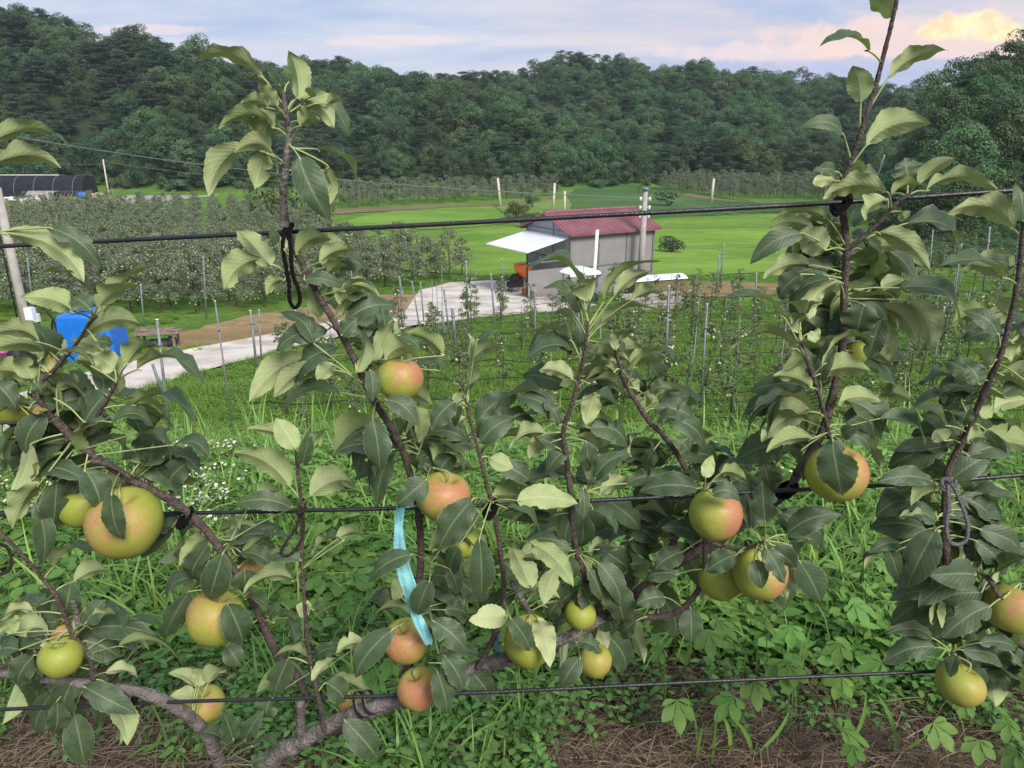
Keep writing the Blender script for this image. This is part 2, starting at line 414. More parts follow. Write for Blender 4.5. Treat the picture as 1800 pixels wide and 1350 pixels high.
def apple_mat():
    m_ = bpy.data.materials.new('apple_skin'); m_.use_nodes = True; t = NT(m_.node_tree); t.n.clear()
    at = t.add('ShaderNodeAttribute', attribute_name='blush').outputs['Fac']
    dm = t.add('ShaderNodeAttribute', attribute_name='dimple').outputs['Fac']
    oc = t.add('ShaderNodeTexCoord').outputs['Object']
    mp = t.add('ShaderNodeMapping', {0: oc}); mp.inputs['Scale'].default_value = (1, 1, 0.22)
    st = t.noise(260, mp, 3); n1 = t.noise(30, oc, 3); n2 = t.noise(110, oc, 3)
    oi = t.add('ShaderNodeObjectInfo')
    g = t.mix(n1, (0.20, 0.26, 0.032), (0.31, 0.33, 0.060))
    b = t.math('ADD', at, t.math('MULTIPLY', t.math('SUBTRACT', st, 0.5), 0.55))
    b = t.math('ADD', b, t.math('MULTIPLY', t.math('SUBTRACT', n2, 0.5), 0.9))
    b = t.math('ADD', b, t.math('MULTIPLY', t.math('SUBTRACT', n1, 0.5), 0.5))
    orange = t.mix(t.sstep(b, 0.45, 1.0), (0.42, 0.25, 0.090), (0.42, 0.145, 0.100))
    c = t.mix(t.math('MULTIPLY', t.sstep(b, 0.15, 1.0), 0.85), g, orange)
    c = t.mix(t.math('MULTIPLY', dm, 0.5), c, (0.30, 0.24, 0.09))
    vo = t.add('ShaderNodeTexVoronoi', {'Scale': 330.0, 'Vector': oc})
    dot = t.math('SUBTRACT', 1.0, t.sstep(vo.outputs['Distance'], 0.10, 0.2))
    vsel = t.math('GREATER_THAN', t.add('ShaderNodeSeparateColor', {0: vo.outputs['Color']}).outputs[0], 0.55)
    dot = t.math('MULTIPLY', dot, vsel)
    c = t.mix(t.math('MULTIPLY', dot, 0.75), c, (0.62, 0.55, 0.28))
    rus = t.sstep(t.noise(85, oc, 6, 0.7), 0.56, 0.75)
    c = t.mix(t.math('MULTIPLY', rus, 0.4), c, (0.27, 0.20, 0.085))
    bn = t.add('ShaderNodeBump', {'Height': t.math('ADD', t.noise(60, oc, 3), t.math('MULTIPLY', t.noise(400, oc, 2), 0.2)), 'Strength': 0.35, 'Distance': 0.002})
    p = t.add('ShaderNodeBsdfPrincipled', {'Base Color': c, 'Roughness': 0.5, 'Specular IOR Level': 0.35, 'Normal': bn})
    t.set(p, 'Subsurface Weight', 0.08); t.set(p, 'Subsurface Radius', (0.004, 0.003, 0.001))
    t.add('ShaderNodeOutputMaterial', {'Surface': p})
    return m_
M['apple'] = apple_mat()

def ground_mat():
    m_ = bpy.data.materials.new('ground'); m_.use_nodes = True; t = NT(m_.node_tree); t.n.clear()
    pos = t.add('ShaderNodeNewGeometry').outputs['Position']; sp = t.add('ShaderNodeSeparateXYZ', {0: pos})
    n_big = t.noise(0.35, pos, 4); n_mid = t.noise(2.2, pos, 4); n_f = t.noise(28, pos, 5); n_ff = t.noise(160, pos, 4)
    grass = t.mix(t.sstep(n_mid, 0.3, 0.7), (0.085, 0.17, 0.024), (0.13, 0.245, 0.04))
    grass = t.mix(t.math('MULTIPLY', t.sstep(n_big, 0.4, 0.6), 0.4), grass, (0.055, 0.10, 0.025))
    soil = t.mix(t.sstep(n_f, 0.35, 0.65), (0.058, 0.042, 0.029), (0.135, 0.098, 0.067))
    soil = t.mix(t.sstep(n_ff, 0.55, 0.7), soil, (0.20, 0.145, 0.095))
    soil2 = t.mix(t.sstep(n_mid, 0.35, 0.65), (0.22, 0.13, 0.07), (0.15, 0.09, 0.05))
    # near bank is bare earth under the plants
    near = t.sstep(sp.outputs[1], 5.5, 3.5)
    # patchy bare earth on the young terrace
    pat = t.math('MULTIPLY', t.sstep(t.noise(0.5, pos, 5, 0.6), 0.56, 0.64), t.sstep(sp.outputs[1], 70, 50))
    c = t.mix(t.math('MULTIPLY', pat, 0.8), grass, soil2)
    c = t.mix(near, c, soil)
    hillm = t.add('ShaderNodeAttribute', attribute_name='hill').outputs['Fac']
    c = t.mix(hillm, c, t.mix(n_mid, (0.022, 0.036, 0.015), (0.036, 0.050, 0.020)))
    bn = t.add('ShaderNodeBump', {'Height': t.math('ADD', n_f, t.math('MULTIPLY', n_ff, 0.4)), 'Strength': 0.9, 'Distance': 0.03})
    b = t.add('ShaderNodeBsdfPrincipled', {'Base Color': c, 'Roughness': 0.95, 'Specular IOR Level': 0.1, 'Normal': bn})
    t.add('ShaderNodeOutputMaterial', {'Surface': b}); return m_
M['ground'] = ground_mat()

def field_mat(name, a, b_, rows=None):
    m_ = bpy.data.materials.new(name); m_.use_nodes = True; t = NT(m_.node_tree); t.n.clear()
    pos = t.add('ShaderNodeNewGeometry').outputs['Position']
    mp = t.add('ShaderNodeMapping', {0: pos}); mp.inputs['Scale'].default_value = (0.35, 1.0, 1)
    n1 = t.noise(0.10, mp, 4); n2 = t.noise(1.2, mp, 4); n3 = t.noise(9, pos, 3)
    n4 = t.noise(0.035, pos, 3)
    f = t.math('ADD', t.math('MULTIPLY', n1, 0.6), t.math('ADD', t.math('MULTIPLY', n2, 0.45), t.math('MULTIPLY', n3, 0.35)))
    f = t.math('ADD', f, t.math('MULTIPLY', t.math('SUBTRACT', n4, 0.5), 0.7))
    c = t.mix(t.sstep(f, 0.50, 0.90), a, b_)
    if rows:
        s2 = t.add('ShaderNodeSeparateXYZ', {0: pos})
        q = t.math('ADD', t.math('MULTIPLY', s2.outputs[0], rows[0]), t.math('MULTIPLY', s2.outputs[1], rows[1]))
        st = t.sstep(t.math('ABSOLUTE', t.math('SUBTRACT', t.math('FRACT', q), 0.5)), 0.1, 0.4)
        c = t.mix(t.math('MULTIPLY', st, 0.7), c, rows[2])
    bn = t.add('ShaderNodeBump', {'Height': t.math('ADD', n2, n3), 'Strength': 0.5, 'Distance': 0.1})
    b = t.add('ShaderNodeBsdfPrincipled', {'Base Color': c, 'Roughness': 0.9, 'Specular IOR Level': 0.1, 'Normal': bn})
    t.add('ShaderNodeOutputMaterial', {'Surface': b}); return m_
M['paddy'] = field_mat('rice', (0.095, 0.185, 0.026), (0.195, 0.325, 0.048))
M['paddy2'] = field_mat('rice_upper', (0.085, 0.175, 0.026), (0.165, 0.285, 0.045))
M['crop'] = field_mat('dark_crop', (0.045, 0.105, 0.030), (0.075, 0.145, 0.042))
M['crop_rows'] = field_mat('crop_rows', (0.055, 0.120, 0.035), (0.085, 0.155, 0.045), rows=(0.55, -0.35, (0.03, 0.06, 0.022)))
M['dirt'] = field_mat('bare_dirt', (0.22, 0.145, 0.070), (0.36, 0.26, 0.145))
M['verge'] = field_mat('verge_grass', (0.10, 0.18, 0.035), (0.16, 0.25, 0.06))
M['brown_soil'] = field_mat('brown_soil', (0.13, 0.115, 0.055), (0.20, 0.155, 0.085))

# ------------------------------------------------------------------ terrain
PROF_Y = np.array([-60, 0, 1.4, 2.2, 3.6, 4.2, 8, 13, 17.5, 22, 26, 35, 50, 75, 110, 160, 200, 900.])
PROF_Z = np.array([.6, 0, 0, -.08, -.20, -.5, -3.0, -4.75, -5.0, -5.4, -5.8, -6.9, -8.2, -9.0, -9.3, -9.6, -9.6, -9.6])
def ratios(tab):
    a, q = [], []
    for px, py in tab:
        X = (px - 900) / F; U = (675 - py) / F; d = CH + U * SH
        a.append(X / d); q.append((-SH + U * CH) / d)
    o = np.argsort(a); return np.array(a)[o], np.array(q)[o]
TREE_H = 8.0
LAYERS = [   # table, base Y, ridge Y
    (ratios([(350, 300), (420, 125), (500, 122), (560, 112), (620, 122), (700, 137), (780, 137), (860, 135), (930, 127), (980, 108), (1050, 102), (1100, 108), (1150, 126), (1240, 122), (1280, 138), (1340, 126), (1420, 142), (1500, 150), (1560, 160), (1640, 162), (1760, 170), (2000, 190), (2400, 230)]), 235, 320),
    (ratios([(-900, 60), (-400, 0), (-200, -5), (0, 22), (60, 26), (120, 50), (160, 74), (200, 74), (250, 76), (300, 84), (345, 90), (400, 112), (480, 128), (560, 150), (640, 190), (720, 260), (800, 340)]), 178, 235),
    (ratios([(480, 300), (540, 150), (640, 140), (760, 150), (860, 165), (960, 195), (1060, 225), (1140, 235), (1210, 222), (1300, 190), (1370, 198), (1440, 232), (1510, 290), (1560, 345)]), 196, 245),
    (ratios([(1515, 360), (1560, 270), (1610, 190), (1650, 150), (1700, 112), (1760, 92), (1800, 74), (1900, 50), (2100, 10), (2600, -40)]), 74, 116),
]
def sst(t): t = np.clip(t, 0, 1); return t * t * (3 - 2 * t)
def Tn(x, y):
    x = np.asarray(x, float); y = np.asarray(y, float)
    z = np.interp(y, PROF_Y, PROF_Z)
    z = z + 0.02 * np.sin(x * 2.1 + y * 1.3) * np.sin(y * 2.7 - x) * (y < 6) + 0.10 * np.sin(x * 0.31 + 1.0) * np.sin(y * 0.23) * np.clip((y - 12) / 10, 0, 1)
    ys = np.maximum(y, 1.0); a = x / ys
    hill = np.zeros_like(z)
    for li, ((ta, tq), by, ry) in enumerate(LAYERS):
        q = np.interp(a, ta, tq)
        edge = sst((a - ta[0]) / 0.08 + 1) * sst((ta[-1] - a) / 0.3 + 1)
        wob = 1 + 0.05 * np.sin(a * 9 + li * 2) + 0.03 * np.sin(a * 23 + li)
        b_, r_ = by * wob, ry * wob
        zr = 1.5 + r_ * q - TREE_H
        H = np.maximum(zr + 9.6, 0) * edge
        up = sst((y - b_) / (r_ - b_)); dn = 1 - 0.75 * sst((y - r_) / 120)
        hill = np.maximum(hill, H * up * dn * (y > 20))
    hill = hill + (hill > 1) * (1.2 * np.sin(x * .11 + 2) * np.sin(y * .09)) * np.clip(hill / 8, 0, 1)
    return z + hill
def T(x, y): return float(Tn(x, y))
def HILL(x, y): return T(x, y) - float(np.interp(y, PROF_Y, PROF_Z))
def G(px, py, ymin=1.0, ymax=400.0):
    """where the line of sight through px,py meets the ground"""
    X = (px - 900) / F; U = (675 - py) / F
    d = Vector((X, CH + U * SH, -SH + U * CH)); d /= d.y
    ys = np.concatenate([np.arange(ymin, 6, .05), np.arange(6, 60, .15), np.arange(60, ymax, .5)])
    ys = ys[ys >= ymin]
    xx = d.x * ys; z = EYE.z + d.z * ys
    hit = np.nonzero(z < Tn(xx, ys))[0]
    y = ys[hit[0]] if len(hit) else ymax
    return Vector((d.x * y, y, T(d.x * y, y)))

def build_terrain():
    rows = np.concatenate([np.linspace(-40, 0, 12), np.arange(0.5, 6, .1), np.arange(6, 60, .5), np.arange(60, 130, 1.5), np.arange(130, 420, 4), np.linspace(430, 900, 12)])
    cols = np.linspace(-1.15, 1.15, 221)
    Y = np.repeat(rows[:, None], len(cols), 1); W = np.maximum(np.abs(Y), 0) * 1.0 + 6.0
    Xg = cols[None, :] * W
    V = np.stack([Xg, Y, Tn(Xg, Y)], -1).reshape(-1, 3)
    nr, nc = len(rows), len(cols)
    i = np.arange(nr - 1)[:, None] * nc + np.arange(nc - 1)[None, :]
    Fc = np.stack([i, i + 1, i + nc + 1, i + nc], -1).reshape(-1, 4)
    o = np_mesh('ground', V, Fc, M['ground'], smooth=True)
    hh = V[:, 2] - np.interp(V[:, 1], PROF_Y, PROF_Z); at_ = o.data.attributes.new('hill', 'FLOAT', 'POINT'); at_.data.foreach_set('value', np.clip((hh - .5) / 1.5, 0, 1).astype(np.float32)); o['kind'] = 'structure'
    o['label'] = 'sloping orchard ground with grass and bare earth'
build_terrain()

import bmesh
def sheet(name, pts, m_, off=0.05, step=2.0, label=None, kind='structure'):
    """a thin surface lying on the ground: pts are ground points"""
    bm = bmesh.new(); vs = [bm.verts.new((p[0], p[1], 0)) for p in pts]; bm.faces.new(vs)
    xs = [p[0] for p in pts]; ys = [p[1] for p in pts]
    for ax, lo, hi in ((0, min(xs), max(xs)), (1, min(ys), max(ys))):
        n = int((hi - lo) / step)
        for i in range(1, n + 1):
            co = [0, 0, 0]; no = [0, 0, 0]; co[ax] = lo + i * step; no[ax] = 1
            bmesh.ops.bisect_plane(bm, geom=bm.verts[:] + bm.edges[:] + bm.faces[:], plane_co=co, plane_no=no)
    bmesh.ops.triangulate(bm, faces=bm.faces[:])
    for v in bm.verts: v.co.z = T(v.co.x, v.co.y) + off
    bm.normal_update()
    for f in bm.faces:
        if f.normal.z < 0: f.normal_flip()
    me = bpy.data.meshes.new(name); bm.to_mesh(me); bm.free(); me.materials.append(m_)
    o = bpy.data.objects.new(name, me); COL.objects.link(o); o['kind'] = kind
    if label: o['label'] = label
    return o
def gp(*pts): return [G(a, b) for a, b in pts]
def wob(pts, amp, n=4, seed=3):
    r = random.Random(seed); out = []
    for i, p in enumerate(pts):
        q = pts[(i + 1) % len(pts)]; L = (Vector(q) - Vector(p)).length
        for j in range(n):
            c = Vector(p).lerp(Vector(q), j / n)
            if j: c += Vector((r.uniform(-1, 1), r.uniform(-1, 1), 0)) * min(amp, L * .05)
            out.append(c)
    return out

sheet('paddy_field', gp((590, 404), (700, 412), (830, 405), (905, 398), (960, 398), (1150, 388), (1300, 380), (1420, 377), (1560, 378), (1620, 400), (1560, 440), (1400, 478), (1200, 486), (1000, 486), (850, 486), (700, 476), (600, 445)), M['paddy'], 0.06, 4, 'bright green rice field around the shed')
sheet('paddy_field', gp((575, 398), (640, 380), (740, 362), (850, 354), (868, 366), (900, 392), (830, 400), (700, 407)), M['paddy2'], 0.06, 4, 'upper rice field below the far orchard')
sheet('crop_field', gp((1010, 332), (1120, 326), (1180, 331), (1260, 345), (1330, 356), (1300, 374), (1150, 384), (1010, 374), (990, 350)), M['crop'], 0.06, 4, 'dark green crop field behind the shed')
sheet('crop_field', gp((1262, 357), (1330, 357), (1500, 354), (1560, 362), (1500, 373), (1300, 376), (1230, 380)), M['crop_rows'], 0.08, 4, 'dark crop planted in slanting rows')
sheet('verge', gp((880, 345), (990, 334), (1005, 360), (1000, 378), (940, 392), (905, 392), (875, 366)), M['verge'], 0.09, 4, 'rough grass verge between the fields')
sheet('dirt_strip', wob(gp((570, 372), (700, 364), (900, 356), (990, 346), (990, 350), (900, 362), (700, 371), (570, 379)), 1.0), M['brown_soil'], 0.11, 4, 'brown earth strip below the far orchard')
sheet('dirt_strip', gp((1190, 343), (1280, 356), (1330, 358), (1300, 354), (1215, 341)), M['brown_soil'], 0.12, 4, 'brown bank above the dark crop')
sheet('dirt_patch', wob(gp((1090, 516), (1190, 498), (1300, 497), (1370, 502), (1360, 520), (1280, 524), (1170, 524), (1100, 530)), 0.6), M['dirt'], 0.07, 1.5, 'bare orange earth beside the shed')
sheet('dirt_patch', wob(gp((232, 640), (290, 600), (360, 575), (430, 558), (560, 538), (690, 518), (745, 518), (725, 548), (610, 572), (450, 602), (300, 634)), 0.5), M['dirt'], 0.07, 1, 'straw coloured earth along the road')
sheet('dirt_patch', wob(gp((-60, 690), (-60, 640), (60, 632), (240, 616), (240, 626), (60, 664)), 0.3), M['brown_soil'], 0.07, 1, 'brown earth round the blue tank')
sheet('field_bund', gp((1160, 399), (1300, 397), (1440, 397), (1440, 401), (1300, 402), (1160, 404)), M['verge'], 0.08, 4, 'low grass bund crossing the rice field')
sheet('field_bund', gp((1160, 434), (1280, 431), (1440, 429), (1440, 435), (1280, 437), (1160, 440)), M['verge'], 0.08, 4, 'second grass bund nearer the shed')
sheet('field_bund', gp((600, 406), (740, 408), (880, 400), (880, 404), (740, 413), (600, 412)), M['verge'], 0.08, 4, 'grass bund between the two left rice fields')
yard = gp((738, 512), (790, 499), (860, 495), (935, 496), (1010, 524), (1050, 540), (990, 550), (900, 556), (840, 562), (760, 572), (690, 582), (640, 588), (655, 566), (712, 552))
sheet('concrete_yard', yard, M['concrete'], 0.10, 1.5, 'pale concrete yard in front of the shed')
rd_up = gp((-120, 742), (-20, 712), (60, 690), (180, 658), (300, 629), (430, 603), (540, 580), (600, 569), (660, 560))
rd_lo = gp((-120, 830), (60, 760), (235, 696), (330, 664), (430, 638), (520, 612), (600, 594), (690, 583))
sheet('road', rd_up + rd_lo[::-1], M['concrete'], 0.085, 1.0, 'pale concrete farm road')
# kerb along the road
def kerb(pts, name, m_, w_=0.20, h=0.07):
    mb = MB(); pp, _ = catmull([Vector(p) for p in pts], 8)
    for a, b in zip(pp[:-1], pp[1:]):
        a = Vector((a.x, a.y, T(a.x, a.y))); b = Vector((b.x, b.y, T(b.x, b.y)))
        d = (b - a).normalized(); n = Vector((-d.y, d.x, 0)) * w_ / 2
        i = len(mb.v)
        for q in (a, b):
            for s_, z in ((-1, 0), (-1, h + .08), (1, h + .08), (1, 0)): mb.v.append(tuple(q + n * s_ + Vector((0, 0, z))))
        for f in ((0, 1, 5, 4), (1, 2, 6, 5), (2, 3, 7, 6)): mb.f.append(tuple(i + x for x in f)); mb.m.append(0)
    o = mb.build(name, m_, smooth=False); o['kind'] = 'structure'; return o
kerb(rd_up[2:], 'kerb', M['concrete'])['label'] = 'low concrete kerb along the farm road'
sheet('road', gp((-60, 384), (80, 371), (200, 362), (330, 350), (390, 343), (340, 344), (215, 344), (200, 352), (120, 360), (-60, 374)), M['asphalt'], 0.09, 4, 'narrow farm track past the greenhouse')
sheet('road', gp((1566, 478), (1556, 450), (1562, 440), (1578, 440), (1596, 462), (1590, 474)), M['asphalt'], 0.09, 2, 'short piece of grey track beyond the young orchard')
sheet('verge', gp((-60, 376), (60, 366), (200, 351), (215, 344), (150, 343), (-60, 352)), field_mat('yellow_verge', (0.16, 0.17, 0.035), (0.22, 0.24, 0.05)), 0.07, 4, 'yellowish grass in front of the greenhouse')

def haze():
    mb = MB(); mb.box((0, 415, 26), (1500, 1090, 76)); o = mb.build('haze', [], smooth=False) if False else mb.build('haze', M['haze'], smooth=False)
    tag(o, 'thin bluish summer evening haze over the valley', 'haze', kind='stuff')
hm = bpy.data.materials.new('haze'); hm.use_nodes = True; ht = NT(hm.node_tree); ht.n.clear()
hv = ht.add('ShaderNodeVolumePrincipled', {'Color': (0.72, 0.82, 1.0, 1), 'Density': 0.00016}); ho = ht.add('ShaderNodeOutputMaterial'); ht.l.new(hv.outputs[0], ho.inputs['Volume']); M['haze'] = hm
haze()
# ------------------------------------------------------------------ prototypes and scatter
PROTO = bpy.data.collections.new('prototypes')       # never linked to the scene

def leaf_cards(centres, normals, L, Wd, rng, jitter=0.9):
    """small pointed leaves (rhombs bent along the middle) as two quads each -> arrays"""
    n = len(centres)
    nrm = normals + rng.normal(0, jitter, (n, 3)); nrm /= np.linalg.norm(nrm, axis=1)[:, None] + 1e-9
    t = rng.normal(0, 1, (n, 3)); t -= nrm * (t * nrm).sum(1)[:, None]; t /= np.linalg.norm(t, axis=1)[:, None] + 1e-9
    b = np.cross(nrm, t)
    l = (L * rng.uniform(.7, 1.3, n))[:, None]; w_ = (Wd * rng.uniform(.7, 1.3, n))[:, None]
    p0 = centres - t * l * .5; p2 = centres + t * l * .5
    p1 = centres + b * w_ * .5 - nrm * w_ * .15; p3 = centres - b * w_ * .5 - nrm * w_ * .15
    V = np.stack([p0, p1, p2, p3], 1).reshape(-1, 3)
    Fc = np.arange(n * 4).reshape(-1, 4)
    return V, Fc

def clump_points(centres, radii, per, rng, squash=0.8, shell=0.65):
    n = len(centres); k_ = per
    d = rng.normal(0, 1, (n, k_, 3)); d /= np.linalg.norm(d, axis=2)[..., None]
    d[..., 2] = np.where(d[..., 2] < -0.35, -d[..., 2], d[..., 2])
    r = radii[:, None, None] * (shell + (1 - shell) * rng.random((n, k_, 1)) ** .6)
    p = centres[:, None, :] + d * r * np.array([1, 1, squash])
    nr = d * 1.0 + np.array([0, 0, .5])
    return p.reshape(-1, 3), nr.reshape(-1, 3)

def broad_tree(seed, H=8.0, R=3.1, clumps=34, per=120, leaf=0.30, m_='f_broad', low=0.12):
    rng = np.random.default_rng(seed)
    ph = rng.uniform(0, 2 * math.pi, clumps); zf = rng.uniform(0, 1, clumps) ** 0.85
    prof = np.sin(np.pi * np.clip(0.10 + 0.86 * zf, 0, 1)) ** 0.6
    rr = R * prof * rng.uniform(.45, 1.0, clumps) ** .6
    c = np.stack([np.cos(ph) * rr, np.sin(ph) * rr, H * (low + (0.90 - low) * zf)], 1)
    c[0] = (0, 0, H * .92)
    rad_ = rng.uniform(.55, 1.15, clumps) * R * .36
    p, nr = clump_points(c, rad_, per, rng)
    return leaf_cards(p, nr, leaf, leaf * .62, rng, .55) + (c, rad_)

def pine_tree_pts(seed, H=8.5, R=3.6, pads=36, per=150):
    rng = np.random.default_rng(seed)
    zf = np.sort(rng.uniform(0.15, 1, pads)); ph = rng.uniform(0, 2 * math.pi, pads)
    rr = R * (1.05 - zf) ** .55 * rng.uniform(.35, 1, pads)
    c = np.stack([np.cos(ph) * rr, np.sin(ph) * rr, H * zf - 0.12 * rr], 1)
    rad_ = rng.uniform(.7, 1.25, pads) * R * .36
    p, nr = clump_points(c, rad_, per, rng, squash=0.26, shell=.15)
    nr = nr * .4 + np.array([0, 0, 1.0])
    V, Fc = leaf_cards(p, nr, .42, .11, rng, .5)
    return V, Fc, c, rad_

def tree_proto(name, pts, H, trunk_r, mleaf, trunk_to=.8, limbs=8):
    """crown mesh and trunk mesh (with limbs) as a pair of meshes"""
    V, Fc, c, r_ = pts
    crown = np_mesh('crown', V, Fc, M[mleaf], link=False)
    mb = MB(); rr = random.Random(hash(name) % 999)
    tp = [Vector((0, 0, -.3)), Vector((rr.uniform(-.1, .1) * H * .1, rr.uniform(-.1, .1) * H * .1, H * .35)), Vector((rr.uniform(-1, 1) * H * .03, 0, H * trunk_to))]
    cp, _ = catmull(tp, 4)
    mb.tube(cp, [trunk_r * (1 - .75 * i / (len(cp) - 1)) for i in range(len(cp))], 6)
    for i in range(min(limbs, len(c))):
        e = Vector(c[i * len(c) // limbs]); z = max(H * .18, min(e.z * .7, H * trunk_to)); s_ = Vector((0, 0, z))
        mb.tube([s_, s_.lerp(e, .5) + Vector((0, 0, -.02 * H)), e], [trunk_r * .4, trunk_r * .25, trunk_r * .1], 4)
    trunk = mb.build('trunk', M['trunk'], link=False)
    return crown, trunk
def joined_proto(name, crown, trunk):
    """one mesh object for scatter use"""
    bm = bmesh.new(); bm.from_mesh(crown.data); nf = len(bm.faces)
    bm.from_mesh(trunk.data); bm.faces.ensure_lookup_table()
    for f in bm.faces[nf:]: f.material_index = 1
    me = bpy.data.meshes.new(name); bm.to_mesh(me); bm.free()
    me.materials.append(crown.data.materials[0]); me.materials.append(M['trunk'])
    o = bpy.data.objects.new(name, me); return o

def scatter(name, pts, rots, scl, idx, protos, label, cat):
    n = len(pts)
    col_ = bpy.data.collections.new(name + '_kinds')
    for i, p_ in enumerate(protos):
        p_.name = '%s_%02d' % (name, i); col_.objects.link(p_)
    me = bpy.data.meshes.new(name); me.vertices.add(n); me.vertices.foreach_set('co', np.asarray(pts, dtype=np.float32).ravel())
    a = me.attributes.new('rot', 'FLOAT_VECTOR', 'POINT'); a.data.foreach_set('vector', np.asarray(rots, dtype=np.float32).ravel())
    a = me.attributes.new('scl', 'FLOAT', 'POINT'); a.data.foreach_set('value', np.asarray(scl, dtype=np.float32))
    a = me.attributes.new('pick', 'INT', 'POINT'); a.data.foreach_set('value', np.asarray(idx, dtype=np.int32))
    o = bpy.data.objects.new(name, me); COL.objects.link(o)
    ng = bpy.data.node_groups.new(name, 'GeometryNodeTree')
    ng.interface.new_socket('Geometry', in_out='INPUT', socket_type='NodeSocketGeometry')
    ng.interface.new_socket('Geometry', in_out='OUTPUT', socket_type='NodeSocketGeometry')
    N = ng.nodes; L = ng.links
    gi = N.new('NodeGroupInput'); go = N.new('NodeGroupOutput'); iop = N.new('GeometryNodeInstanceOnPoints')
    ci = N.new('GeometryNodeCollectionInfo'); ci.inputs['Collection'].default_value = col_
    ci.inputs['Separate Children'].default_value = True; ci.inputs['Reset Children'].default_value = True
    def at(nm, dt):
        q = N.new('GeometryNodeInputNamedAttribute'); q.data_type = dt; q.inputs['Name'].default_value = nm; return q.outputs['Attribute']
    e2r = N.new('FunctionNodeEulerToRotation'); L.new(at('rot', 'FLOAT_VECTOR'), e2r.inputs[0])
    L.new(gi.outputs[0], iop.inputs['Points']); L.new(ci.outputs[0], iop.inputs['Instance'])
    iop.inputs['Pick Instance'].default_value = True
    L.new(at('pick', 'INT'), iop.inputs['Instance Index']); L.new(e2r.outputs[0], iop.inputs['Rotation']); L.new(at('scl', 'FLOAT'), iop.inputs['Scale'])
    L.new(iop.outputs[0], go.inputs[0])
    md = o.modifiers.new('scatter', 'NODES'); md.node_group = ng
    tag(o, label, cat, kind='stuff'); return o

def in_view(p, mx=140, my=160):
    d = Vector(p) - EYE; dep = d.y * CH - d.z * SH
    if dep < .2: return False
    px = 900 + F * d.x / dep; py = 675 - F * (d.y * SH + d.z * CH) / dep
    return -mx < px < 1800 + mx and -my < py < 1350 + my
def to_px(p):
    d = Vector(p) - EYE; dep = d.y * CH - d.z * SH
    return 900 + F * d.x / dep, 675 - F * (d.y * SH + d.z * CH) / dep

# ------------------------------------------------------------------ forest
KINDS = []
for s_ in range(4): KINDS.append(('broadleaf_tree', *tree_proto('b%d' % s_, broad_tree(20 + s_, H=8 + s_ * .5, R=3.7 + .3 * (s_ % 2), clumps=40), 8, .16, 'f_broad')))
for s_ in range(3): KINDS.append(('pine_tree', *tree_proto('p%d' % s_, pine_tree_pts(40 + s_), 9, .15, 'f_pine', .95)))
KINDS.append(('broadleaf_tree', *tree_proto('o', broad_tree(60, H=7.5, R=3.0), 7.5, .16, 'f_olive')))

def forest():
    pts = []
    rng = random.Random(4)
    y = 72.0
    while y < 345:
        st = 4.4 if y < 150 else 5.0
        x = -0.86 * y - 10
        while x < 0.86 * y + 10:
            if y > 150: st = 4.1 if x < -.3 * y else 5.1
            xx = x + rng.uniform(-.42, .42) * st; yy = y + rng.uniform(-.42, .42) * st
            h = HILL(xx, yy)
            if h > 0.5:
                z = T(xx, yy)
                # keep what stands on the near side of a crest or on it
                back = T(xx, yy - 7) - z
                if back < 2.2 and in_view((xx, yy, z + 7), 90, 60): pts.append((xx, yy, z))
            x += st
        y += st
    return pts
FPTS = forest()
# nearest first; the front 300 are trees of their own
FPTS.sort(key=lambda p: p[1])
def zone(p):
    px, py = to_px(p)
    if p[1] < 150: return 'on the dark wooded slope at the right edge'
    if px < 430: return 'on the high wooded hill at the left'
    if px < 900: return 'on the wooded hill behind the far orchard'
    return 'on the wooded hill behind the shed'
rng_f = random.Random(8)
def pick_kind(p):
    n = mnoise.noise(Vector((p[0] * .03, p[1] * .03, 3.1)))
    r = rng_f.random()
    if p[1] < 150: return rng_f.choice((0, 1, 2, 3, 0, 5))
    if n > 0.16: return rng_f.choice((4, 5, 6, 4, 5, 0, 2))
    return rng_f.choice((0, 1, 2, 3, 0, 1, 5, 7 if r < .5 else 2))
ind, rest = FPTS[:300], FPTS[300:]
FOREST_LAB = []
for p in ind:
    ki = pick_kind(p); nm, cr, tk = KINDS[ki]
    sc = rng_f.uniform(.72, 1.3) * (0.95 if p[1] > 150 else 0.85)
    root = empty(nm, (p[0], p[1], p[2] - .3), None, 'tree', None, rng_f.uniform(0, 6.28))
    what = 'pine' if nm == 'pine_tree' else ('olive green tree' if ki == 7 else 'leafy green tree')
    root['group'] = what + 's ' + zone(p)
    hx, hy = to_px((p[0], p[1], p[2] + 6))
    lm = next(t_ for lim, t_ in ((160, 'above the black greenhouse'), (330, 'above the weathered pole'), (480, 'above the left orchard'), (640, 'just right of the tall left shoot'), (860, 'above the far orchard'), (1000, 'above the leaning pale post'), (1180, 'above the red roofed shed'), (1330, 'above the right far orchard'), (1560, 'left of the highest shoot'), (99999, 'on the dark right slope')) if hx < lim)
    lev = 'lower woods' if hy > 270 else ('mid woods' if hy > 190 else 'upper woods')
    FOREST_LAB.append((hx, root, what, lev + ' ' + lm))
    root.scale = (sc * rng_f.uniform(.9, 1.1), sc, sc * rng_f.uniform(.88, 1.15))
    for src in (cr, tk):
        c = src.copy(); COL.objects.link(c); c.parent = root
protos = [joined_proto('x', k_[1], k_[2]) for k_ in KINDS]
def number_labels(items):
    cnt_ = {}
    for x, o, what, where in sorted(items, key=lambda q: q[0]):
        i = cnt_.get((what, where), 0); cnt_[(what, where)] = i + 1
        o['label'] = '%s %s from left %s' % (ordinal(i), what, where)
number_labels(FOREST_LAB)
